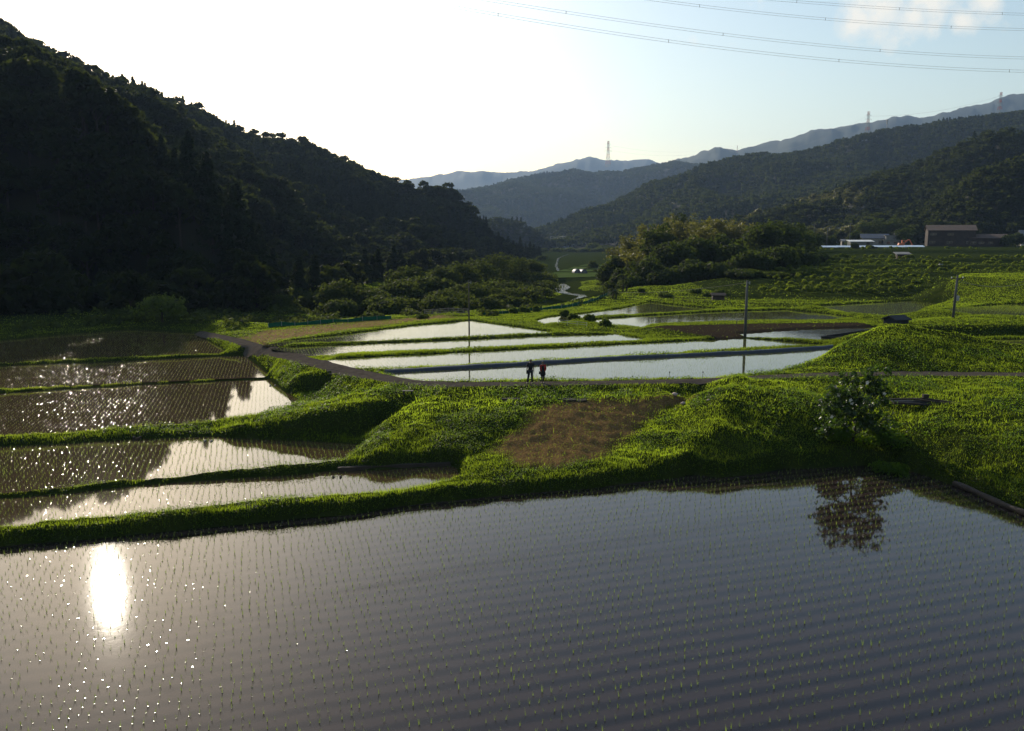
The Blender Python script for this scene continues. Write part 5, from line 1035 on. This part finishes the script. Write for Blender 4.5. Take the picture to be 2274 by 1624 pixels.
# --- black plastic sheeting over the bank between the two front middle paddies
q = lerp_poly(np.array([P(*p, 2.25) for p in [(853,829),(1000,821),(1166,811.5),(1332,800.5),(1552,790.5),(1706,783.5),(1850,773)]]), .5); rd = q[:, :2]/np.linalg.norm(q[:, :2], axis=1)[:, None]
rows = []; wv = .05*fbm(q[:, 0]*.8, q[:, 1]*.3, 5)
for off, dz in ((-.16, -.04), (-.02, .08), (.08, .17), (.24, .23), (.42, .24)): rows.append(np.c_[q[:, :2]+rd*(off+wv[:, None]), q[:, 2]+dz+wv*1.2])
V = np.array(rows); V[3:, :, 2] = np.maximum(V[3:, :, 2], ground(V[3:, :, 0], V[3:, :, 1])+.05); V[2, :, 2] = np.maximum(V[2, :, 2], ground(V[2, :, 0], V[2, :, 1])+.04); ni, nj = V.shape[:2]; idx = np.arange(ni*nj).reshape(ni, nj)
o = mk('plastic_sheet', V.reshape(-1, 3), np.stack([idx[:-1, :-1], idx[:-1, 1:], idx[1:, 1:], idx[1:, :-1]], -1).reshape(-1, 4)[:, ::-1], plain('black_plastic', (.010, .012, .018), .42, (.018, .02, .028), 1.5, spec=.5, bump=.03), smooth=True); tag(o, 'black plastic sheet lining the bank behind the two people', 'plastic sheet')
# --- small things on the slopes
def slab_thing(name, pts, th, mat, label, cat, rz=0., group=None):
    """a rough slab: wandering outline, bevelled top edge"""
    pts = np.array(pts, float); c = pts.mean(0); q = pts-c; k = len(q); V = np.vstack([np.c_[q, np.zeros(k)-.25], np.c_[q, np.full(k, th*.75)], np.c_[q*.93, np.full(k, th)]])
    i = np.arange(k); j = (i+1) % k; mb = MB(); mb.add(V, np.vstack([np.stack([i, j, j+k, i+k], -1), np.stack([i+k, j+k, j+2*k, i+2*k], -1)])); V2 = np.vstack([V[2*k:], [(0, 0, th)]]); mb.add(V2, np.stack([i, j, np.full(k, k)], -1))
    o = mb.build(name, mat); o.location = (c[0], c[1], gz(*c)); tag(o, label, cat, group); return o
x, y, _ = P(1276, 889, 2.3); z = gz(x, y); t = thing('culvert', (x, y, z), 'dark broken concrete culvert at the top of the brown slope', 'culvert'); M_DCONC = plain('dark_concrete', (.045, .04, .034), .95, (.026, .023, .02), 4, .05)
MB().add(*box(-.75, .1, -.25, .4, -.2, .12)).build('cover_slab', M_DCONC, t); V, F = box(.12, .75, -.35, .35, .0, .1); V[:, 2] += V[:, 0]*.12-.05; MB().add(V, F).build('cover_slab', M_DCONC, t); mb = MB(); mb.add(*box(.1, .72, -.32, .3, -.3, -.09)); mb.build('pit_shade', M_BLACK, t)  # black block painted in for the shade inside the opening
x, y, _ = P(1135, 887, 2.2); t = thing('culvert', (x, y, gz(x, y)), 'small stone culvert edge in the grass left of the brown slope', 'culvert'); MB().add(*box(-.6, .55, -.15, .25, -.2, .1)).build('cover_slab', M_DCONC, t); MB().add(*box(-.45, .4, -.2, -.155, -.2, .0)).build('mouth', M_BLACK, t)  # the mouth is a black plate standing in for shade
x, y, _ = P(906, 896, 1.7); t = thing('plank_seat', (x, y, gz(x, y)), 'small plank on blocks in the dark hollow', 'plank'); MB().add(*box(-.35, .35, -.1, .1, .22, .27)).build('board', M_GREYWOOD, t)
for s in (-.25, .25): MB().add(*box(s-.06, s+.06, -.08, .08, -.1, .215)).build('block', M_DCONC, t)
x, y, _ = P(2055, 895, 2.5); z = gz(x, y); t = thing('timber_frame', (x, y, z), 'collapsed dark timber frame in the grass behind the young tree', 'timber frame')
for a, b in (((-2.0, .45, .25), (.05, .4, .3)), ((-.6, .3, .28), (1.7, -.55, .12)), ((.1, .45, .3), (1.9, -.35, .15)), ((-1.9, .1, .1), (1.3, -.45, .05))): MB().add(*beam(a, b, .09, .1)).build('beam', M_DARKWOOD, t)
V, F = box(-1.85, 1.4, -.35, .35, .02, .07); V[:, 2] += .12*(V[:, 1] > 0); V[:, 1] -= V[:, 0]*.22; MB().add(V, F).build('board', M_BLACK, t); MB().add(*box(.05, .4, .4, .6, .2, .55)).build('block', M_DARKWOOD, t)  # black board put in for the dark pit below the beams
for (dx, dy, zz, s, lab) in ((1498, 881, 2.2, .16, 'pale stone lying at the upper edge of the brown slope'), (1517, 902, 1.9, .13, 'pale stone beside the grass spur on the brown slope'), (1573, 903, 2.2, .09, 'small pale stone in the bright grass of the spur')):
    x, y, _ = P(dx, dy, zz); u = unit(40, -1.1); from_h = np.array([(math.cos(a)*math.cos(b), math.sin(a)*math.cos(b), math.sin(b)) for b in np.linspace(-1.57, 1.57, 7) for a in np.linspace(0, 6.283, 10, endpoint=False)]); rr_ = 1+.35*fbm(from_h[:, 0]*1.7+dx, from_h[:, 1]*1.7+from_h[:, 2], 3); V = from_h*rr_[:, None]*np.array((s*1.3, s, s*.75)); i = np.arange(10); j = (i+1) % 10
    F = np.vstack([np.stack([r_*10+i, r_*10+j, r_*10+10+j, r_*10+10+i], -1) for r_ in range(6)]); o = mk('stone', V, F, plain('pale_stone', (.5, .36, .3), .8), smooth=True); o.location = (x, y, gz(x, y)+s*.45); tag(o, lab, 'stone', 'stones on the slope')
a = np.array(P(2120, 1074, .1)); b_ = np.array(P(2330, 1163, .1)); s = np.linspace(0, 1, 14)[:, None]; q = a*(1-s)+b_*s; q[:, 2] = .10+.03*np.sin(s[:, 0]*9); o = MB().add(*tube(q, .15*(1+.12*np.sin(s[:, 0]*17)), 9)).build('log', plain('wet_log', (.055, .04, .03), .8, (.03, .022, .017), 5, bump=.03), None, True); tag(o, 'wet brown log lying along the right shore of the near paddy', 'log')
for (dx, dy, zz, lab) in ((605, 853, .75, 'small concrete water gate at the right corner of the upper left paddy'), (303, 957, .85, 'small dark water gate on the bank in front of the glittering paddy'), (748, 1054, .3, 'dark water gate at the start of the low wall by the second paddy'), (462, 973, .5, 'pale board gate on the bank of the third paddy'), (1527, 1066, .25, 'earthen outlet at the notch of the near paddy bank')):
    x, y, _ = P(dx, dy, zz); t = thing('water_gate', (x, y, gz(x, y)), lab, 'water gate', 'water gates of the paddies'); m_ = M_CONC if 'pale' in lab or 'concrete' in lab else M_DCONC
    for sx in (-.22, .16): MB().add(*box(sx, sx+.07, -.14, .14, -.3, .22)).build('cheek', m_, t)
    MB().add(*box(-.149, .159, -.03, .02, -.3, .14)).build('board', M_DARKWOOD, t)
# low retaining wall at the far side of the second paddy
q = lerp_poly(np.array([P(750,1047.5,.15),P(870,1041.5,.15),P(1000,1036,.15)]), 1.0); V = np.vstack([q-np.array((0, .02, .3)), q+np.array((0, -.02, .2)), q+np.array((0, .2, .22)), q+np.array((0, .2, -.3))]); k = len(q); i = np.arange(k-1)
mb = MB(); mb.add(V, np.vstack([np.stack([i+r_*k, i+r_*k+1, i+r_*k+k+1, i+r_*k+k], -1) for r_ in range(3)]+[np.array([[0, k, 2*k, 3*k], [4*k-1, 3*k-1, 2*k-1, k-1]])])); o = mb.build('retaining_wall', M_DARKWOOD); tag(o, 'low dark wall along the far side of the narrow second paddy', 'wall')
x, y, _ = P(1634, 721, 2.7); o = MB().add(*tube([(x, y, gz(x, y)-.2), (x+.14, y, gz(x, y)+.75)], [.05, .045], 6)).build('stake', M_DARKWOOD); tag(o, 'dark leaning stake in the ploughed field by the concrete pole', 'stake')
# black board dividing the bright water on the right
q = np.array([P(1945,733,2.3),P(1824,751,2.3),P(1900,757,2.3)]); mb = MB()
for a, b in ((q[0], q[1]), (q[1], q[2])): mb.add(*beam(a+np.array((0, 0, .05)), b+np.array((0, 0, .05)), .08, .3))
o = mb.build('board_divider', M_BLACK); tag(o, 'black board edging that splits the bright unplanted paddy', 'board')
for i in range(2):
    dx, dy, zz = ((1486, 842, 2.5), (1560, 841, 2.55))[i]; x, y, _ = P(dx, dy, zz); z = gz(x, y); t = thing('thistle', (x, y, z), ('thin dark weed stalk on the path edge left of the spur', 'second thin weed stalk on the path edge at the spur')[i], 'weed', 'weeds on the path edge'); MB().add(*tube([(0, 0, -.05), (.02, 0, .45)], .012, 5)).build('stem', F_DARK, t); MB().add(*tube([(.02, 0, .43), (.02, 0, .48), (.02, 0, .54)], [.03, .05, .03], 7)).build('flower_head', M_DARKWOOD, t)
# ------------------------------------------------------------------ the two people on the path
def skin(name, V, E, rad, mat, parent, root=0, sub=2):
    me = bpy.data.meshes.new(name); me.from_pydata([tuple(v) for v in V], E, []); o = bpy.data.objects.new(name, me); COL.objects.link(o)
    md = o.modifiers.new('s', 'SKIN'); md.use_smooth_shade = True
    for i, r in enumerate(rad):
        r = r if isinstance(r, tuple) else (r, r); me.skin_vertices[0].data[i].radius = r; me.skin_vertices[0].data[i].use_root = i == root
    o.modifiers.new('u', 'SUBSURF').render_levels = sub; o.modifiers['u'].levels = sub
    dg = bpy.context.evaluated_depsgraph_get(); nm = bpy.data.meshes.new_from_object(o.evaluated_get(dg)); bpy.data.objects.remove(o)
    nm.materials.clear(); nm.materials.append(mat); o = bpy.data.objects.new(name, nm); COL.objects.link(o); o.parent = parent; return o
M_SKIN = plain('skin', (.16, .09, .065), .55); M_HAIR = plain('black_hair', (.012, .010, .009), .5, spec=.4); M_TEE = plain('black_cotton', (.014, .014, .015), .85); M_JEAN = plain('dark_denim', (.018, .020, .026), .85); M_SHOE = plain('dark_shoe', (.03, .028, .026), .6); M_RED = plain('red_cardigan', (.30, .022, .016), .9, (.24, .018, .014), 9); M_NAVY = plain('black_dress', (.012, .012, .014), .9); M_BAG = plain('dark_bag', (.02, .02, .024), .7)
def hand(V, E, Rd, wrist, iw, d, side):
    """palm plus five bent fingers rooted in it"""
    w = np.array(wrist); d = np.array(d, float); d /= np.linalg.norm(d); f = np.array((0, -1., 0)); s = np.array((side, 0, 0.))
    V.append(w+d*.05); E.append((iw, len(V)-1)); Rd.append((.036, .02)); ip = len(V)-1
    for k, (off, L) in enumerate(((-.026, .062), (-.009, .075), (.009, .07), (.026, .055))):
        a = w+d*.085+f*(-off)*1.0; V.append(a); E.append((ip, len(V)-1)); Rd.append(.0105); V.append(a+d*L*.55-s*.008); E.append((len(V)-2, len(V)-1)); Rd.append(.0092); V.append(a+d*L-s*.026); E.append((len(V)-2, len(V)-1)); Rd.append(.008)
    a = w+d*.035+f*.03; V.append(a); E.append((ip, len(V)-1)); Rd.append(.012); V.append(a+d*.035+f*.014-s*.006); E.append((len(V)-2, len(V)-1)); Rd.append(.0105); V.append(a+d*.06+f*.012-s*.014); E.append((len(V)-2, len(V)-1)); Rd.append(.009)
def person(base, H, pose, label, group):
    t = thing('person', base, label, 'person', group); k = H/1.72
    J = {n_: np.array(p)*k for n_, p in pose.items()}; V, E, Rd, ix = [], [], [], {}
    def add(n_, r, par=None):
        V.append(J[n_]); Rd.append(tuple(np.array(r if isinstance(r, tuple) else (r, r))*k)); ix[n_] = len(V)-1
        if par: E.append((ix[par], ix[n_]))
    add('pelvis', (.15, .11)); add('waist', (.13, .095), 'pelvis'); add('chest', (.165, .11), 'waist'); add('neck', .058, 'chest'); add('jaw', (.062, .072), 'neck'); add('head', (.078, .095), 'jaw'); add('crown', (.062, .075), 'head')
    for s in 'lr':
        add('sh'+s, .062, 'chest'); add('el'+s, .045, 'sh'+s); add('wr'+s, .029, 'el'+s)
        add('hip'+s, .095, 'pelvis'); add('kn'+s, .062, 'hip'+s); add('an'+s, .042, 'kn'+s); add('toe'+s, .035, 'an'+s)
    for s, sd in (('l', -1), ('r', 1)): hand(V, E, Rd, J['wr'+s], ix['wr'+s], J['wr'+s]-J['el'+s], sd)
    skin('body', V, E, Rd, M_SKIN, t)
    hd = (J['head']+J['jaw'])/2; fx = hd+np.array((0, -.085*k, 0))
    mb = MB()
    for s in (-1, 1): mb.add(*tube([fx+np.array((s*.031, -.006, .022))*k, fx+np.array((s*.031, -.016, .022))*k], .011*k, 8)); 
    mb.build('eyes', M_HAIR, t); MB().add(*tube([fx+np.array((0, 0, .018))*k, fx+np.array((0, -.026, -.012))*k, fx+np.array((0, -.004, -.02))*k], [.008*k, .014*k, .008*k], 7)).build('nose', M_SKIN, t, True); MB().add(*tube([fx+np.array((-.022, -.001, -.045))*k, fx+np.array((0, -.008, -.046))*k, fx+np.array((.022, -.001, -.045))*k], [.003, .006, .003], 6)).build('mouth', plain('lips', (.3, .13, .11), .5), t)
    for s in (-1, 1): MB().add(*tube([hd+np.array((s*.078, .0, -.02))*k, hd+np.array((s*.09, .005, .005))*k, hd+np.array((s*.082, .008, .03))*k], [.01*k, .017*k, .01*k], 6)).build('ear', M_SKIN, t, True)
    return t, J, k
def cloth(name, J, spec, mat, t):
    V, E, Rd, ix = [], [], [], {}
    for n_, pos, r, par in spec:
        V.append(pos); Rd.append(r); ix[n_] = len(V)-1
        if par: E.append((ix[par], ix[n_]))
    return skin(name, V, E, Rd, mat, t)
POSE_M = dict(pelvis=(0,0,.93), waist=(.0,0,1.10), chest=(.0,.01,1.33), neck=(.0,.005,1.47), jaw=(.0,-.015,1.545), head=(.0,-.015,1.61), crown=(.0,.0,1.675), shl=(-.185,.01,1.39), ell=(-.225,.02,1.12), wrl=(-.255,-.02,.88), shr=(.185,.01,1.39), elr=(.225,.03,1.12), wrr=(.225,.0,.87), hipl=(-.085,0,.88), knl=(-.145,-.01,.48), anl=(-.21,.02,.085), toel=(-.24,-.15,.035), hipr=(.085,0,.88), knr=(.105,-.02,.48), anr=(.12,.02,.085), toer=(.16,-.15,.035))
x, y, _ = P(1178, 850.5, 2.63); zg = gz(x, y)+.035; man, J, k = person((x, y, zg), 1.72, POSE_M, 'man in a black t-shirt and dark trousers standing legs apart on the path', 'people on the path')
mid = lambda a, b, f: J[a]*(1-f)+J[b]*f
cloth('t_shirt', J, [('p', J['pelvis']-np.array((0, 0, .03)), (.185, .135), None), ('w', J['waist'], (.165, .12), 'p'), ('c', J['chest'], (.185, .13), 'w'), ('n', mid('chest', 'neck', .7), (.075, .07), 'c'), ('sl', J['shl'], .085, 'c'), ('al', mid('shl', 'ell', .75), .075, 'sl'), ('sr', J['shr'], .085, 'c'), ('ar', mid('shr', 'elr', .75), .075, 'sr')], M_TEE, man)
cloth('trousers', J, [('p', J['pelvis'], (.16, .12), None)]+sum([[('h'+s, J['hip'+s], .108, 'p'), ('k'+s, J['kn'+s], .08, 'h'+s), ('a'+s, J['an'+s]+np.array((0, 0, .02)), .066, 'k'+s)] for s in 'lr'], []), M_JEAN, man)
def shoes(J, t):
    for s in 'lr':
        d = J['toe'+s]-J['an'+s]; d[2] = 0
        skin('shoe', [J['an'+s]-d*.3-np.array((0, 0, .035)), J['an'+s]+d*.35-np.array((0, 0, .03)), J['toe'+s]+d*.15+np.array((0, 0, .005))], [(0, 1), (1, 2)], [(.05, .045), (.052, .05), (.045, .035)], M_SHOE, t)
shoes(J, man)
def hair(J, t, r, k, back=.02):
    return skin('hair', [J['head']+np.array((0, back+.02, -.02)), J['head']+np.array((0, back, .05)), J['crown']+np.array((0, back*.5, .02))], [(0, 1), (1, 2)], [(.085*k, .085*k), (.094*k, .10*k), (.072*k, .085*k)], M_HAIR, t)
hair(J, man, 0, k, .03)
def bag(c, w, h, d, label, strap):
    t = thing('shoulder_bag', c, label, 'bag', 'bags'); V, F = box(-w/2, w/2, -d/2, d/2, -h/2, h/2)
    o = MB().add(V, F).build('pouch', M_BAG, t); m_ = o.modifiers.new('b', 'BEVEL'); m_.width = .03; m_.segments = 3; MB().add(*box(-w*.45, w*.45, -d/2-.02, -d/2+.01, h*.02, h*.44)).build('flap', M_BAG, t)
    MB().add(*tube(np.array(strap)-np.array(c), .012, 5)).build('strap', M_BAG, t)
b0 = np.array((x, y, zg)); bag(tuple(b0+np.array((-.19, -.05, .83))), .2, .26, .12, 'dark bag hanging at the hip of the man in black', [b0+np.array((-.17, -.07, .95)), b0+np.array((-.12, -.15, 1.12)), b0+np.array((.05, -.16, 1.32)), b0+np.array((.13, -.06, 1.45)), b0+np.array((.1, .1, 1.4))])
POSE_W = dict(pelvis=(0,0,.92), waist=(0,0,1.08), chest=(0,.01,1.31), neck=(0,.0,1.45), jaw=(0,-.03,1.525), head=(.0,-.035,1.59), crown=(.0,-.02,1.655), shl=(-.165,.01,1.37), ell=(-.19,.05,1.10), wrl=(-.15,-.08,.93), shr=(.165,.01,1.37), elr=(.215,.07,1.12), wrr=(.15,.02,.93), hipl=(-.08,0,.87), knl=(-.07,-.01,.47), anl=(-.065,.02,.085), toel=(-.10,-.13,.035), hipr=(.08,0,.87), knr=(.07,-.01,.47), anr=(.065,.02,.085), toer=(.09,-.13,.035))
x, y, _ = P(1205.5, 849.5, 2.63); zg = gz(x, y)+.035; wom, J, k = person((x, y, zg), 1.56, POSE_W, 'woman in a red cardigan over a black dress standing beside the man', 'people on the path')
cloth('dress', J, [('t', mid('chest', 'neck', .35), (.12, .095), None), ('c', J['chest'], (.15, .12), 't'), ('w', J['waist'], (.14, .115), 'c'), ('p', J['pelvis'], (.18, .14), 'w'), ('h', J['pelvis']-np.array((0, 0, .2)), (.21, .16), 'p'), ('e', J['pelvis']-np.array((-.02, 0, .34)), (.215, .16), 'h')], M_NAVY, wom)
cloth('leggings', J, [('p', J['pelvis']-np.array((0, 0, .06)), (.12, .1), None)]+sum([[('h'+s, J['hip'+s], .09, 'p'), ('k'+s, J['kn'+s], .066, 'h'+s), ('a'+s, J['an'+s]+np.array((0, 0, .07)), .05, 'k'+s)] for s in 'lr'], []), M_NAVY, wom)
up = np.array((0, .03, 0))
cloth('cardigan', J, [('c', J['chest']+up*1.6, (.165, .10), None), ('n', mid('chest', 'neck', .6)+up, (.09, .06), 'c'), ('w', J['waist']+up*1.6, (.16, .09), 'c'), ('b', J['pelvis']+up*1.6+np.array((0, 0, .02)), (.185, .10), 'w'), ('sl', J['shl'], .078, 'c'), ('el', J['ell'], .068, 'sl'), ('fl', mid('ell', 'wrl', .85), .055, 'el'), ('sr', J['shr'], .078, 'c'), ('er', J['elr'], .068, 'sr'), ('fr', mid('elr', 'wrr', .85), .055, 'er')], M_RED, wom)
for s in (-1, 1): skin('cardigan_front', [J['chest']+np.array((s*.085, -.075, .08)), J['chest']+np.array((s*.115, -.09, -.05)), J['waist']+np.array((s*.12, -.085, 0)), J['pelvis']+np.array((s*.15, -.10, .0))], [(0, 1), (1, 2), (2, 3)], [(.05, .03), (.055, .03), (.055, .03), (.05, .03)], M_RED, wom)
shoes(J, wom); hair(J, wom, 0, k, .02)
b0 = np.array((x, y, zg)); bag(tuple(b0+np.array((-.2, -.03, .74))), .16, .2, .1, 'small dark bag at the side of the woman in red', [b0+np.array((-.2, -.03, .84)), b0+np.array((-.19, -.1, 1.0)), b0+np.array((-.14, -.09, 1.2)), b0+np.array((-.13, .02, 1.3))])
# ------------------------------------------------------------------ light, air, camera
w = bpy.data.worlds.new('World'); SC.world = w; w.use_nodes = True
nt = w.node_tree; bg = nt.nodes['Background']
sky = N(nt, 'ShaderNodeTexSky', sky_type='NISHITA'); sky.sun_disc = False
sky.sun_elevation = SUN_EL; sky.sun_rotation = SUN_AZ; sky.altitude = 100; sky.air_density = 1.4; sky.dust_density = 1.4; sky.ozone_density = 1.6
# a few small cumulus high above the ridge on the right
tc = N(nt, 'ShaderNodeTexCoord')
def skydir(dx, dy):
    v = Vector(ray(dx, dy)); v.normalize(); return v
cn = noise(nt, 26, 6, .62, vec=tc.outputs['Generated'])
def blob(dx, dy, rad):
    v = skydir(dx, dy); d = N(nt, 'ShaderNodeVectorMath', operation='DISTANCE'); d.inputs[1].default_value = v
    nt.links.new(tc.outputs['Generated'], d.inputs[0]); return ramp(nt, d.outputs['Value'], 1, 0, 0, rad)
f = None
for bx, by, br in ((1960, 15, .05), (2060, 5, .045), (1905, 45, .03), (2136, 50, .022), (2030, 30, .035), (2190, 0, .025)):
    v = blob(bx, by, br); f = v if f is None else math2(nt, 'MAXIMUM', f, v)
cl = math2(nt, 'ADD', math2(nt, 'MULTIPLY', f, .55), cn.outputs[0])
cl = ramp(nt, cl, 0, .85, .62, .98)
res = mixc(nt, cl, sky.outputs[0], (7.2, 6.75, 5.8))
nt.links.new(res, bg.inputs['Color']); bg.inputs['Strength'].default_value = .15
sun = bpy.data.lights.new('sun', 'SUN'); sun.energy = 5.0; sun.angle = R(.55); sun.color = (1., .90, .74)
so = bpy.data.objects.new('sun', sun); COL.objects.link(so); so.location = (-40, 80, 60)
so.rotation_euler = SUN_DIR.to_track_quat('Z', 'Y').to_euler()
if HAZE:
    m = bpy.data.materials.new('valley_haze'); m.use_nodes = True; nt = m.node_tree; nt.nodes.clear()
    out = N(nt, 'ShaderNodeOutputMaterial'); pv = N(nt, 'ShaderNodeVolumePrincipled')
    pv.inputs['Density'].default_value = HAZE; pv.inputs['Color'].default_value = (.46, .66, 1., 1); pv.inputs['Anisotropy'].default_value = .25
    nt.links.new(pv.outputs[0], out.inputs['Volume'])
    o = mk('haze', *box(-5600, 5600, -300, 7900, -8, 930), m); tag(o, kind='stuff')
cam = bpy.data.cameras.new('camera'); co = bpy.data.objects.new('camera', cam); COL.objects.link(co)
co.location = (0, 0, CAMZ); co.rotation_euler = (math.pi/2-TH, 0, 0)
cam.sensor_width = 36; cam.lens = FD/2274*36; cam.clip_end = 30000; cam.clip_start = .1
SC.camera = co
SC.view_settings.view_transform = 'Standard'; SC.view_settings.look = 'None'; SC.view_settings.exposure = EXPO; SC.view_settings.gamma = 1
cy = SC.cycles
cy.use_denoising = True; cy.max_bounces = 6; cy.diffuse_bounces = 2; cy.glossy_bounces = 3; cy.transmission_bounces = 3; cy.volume_bounces = 0; cy.transparent_max_bounces = 6
cy.caustics_reflective = False; cy.caustics_refractive = False
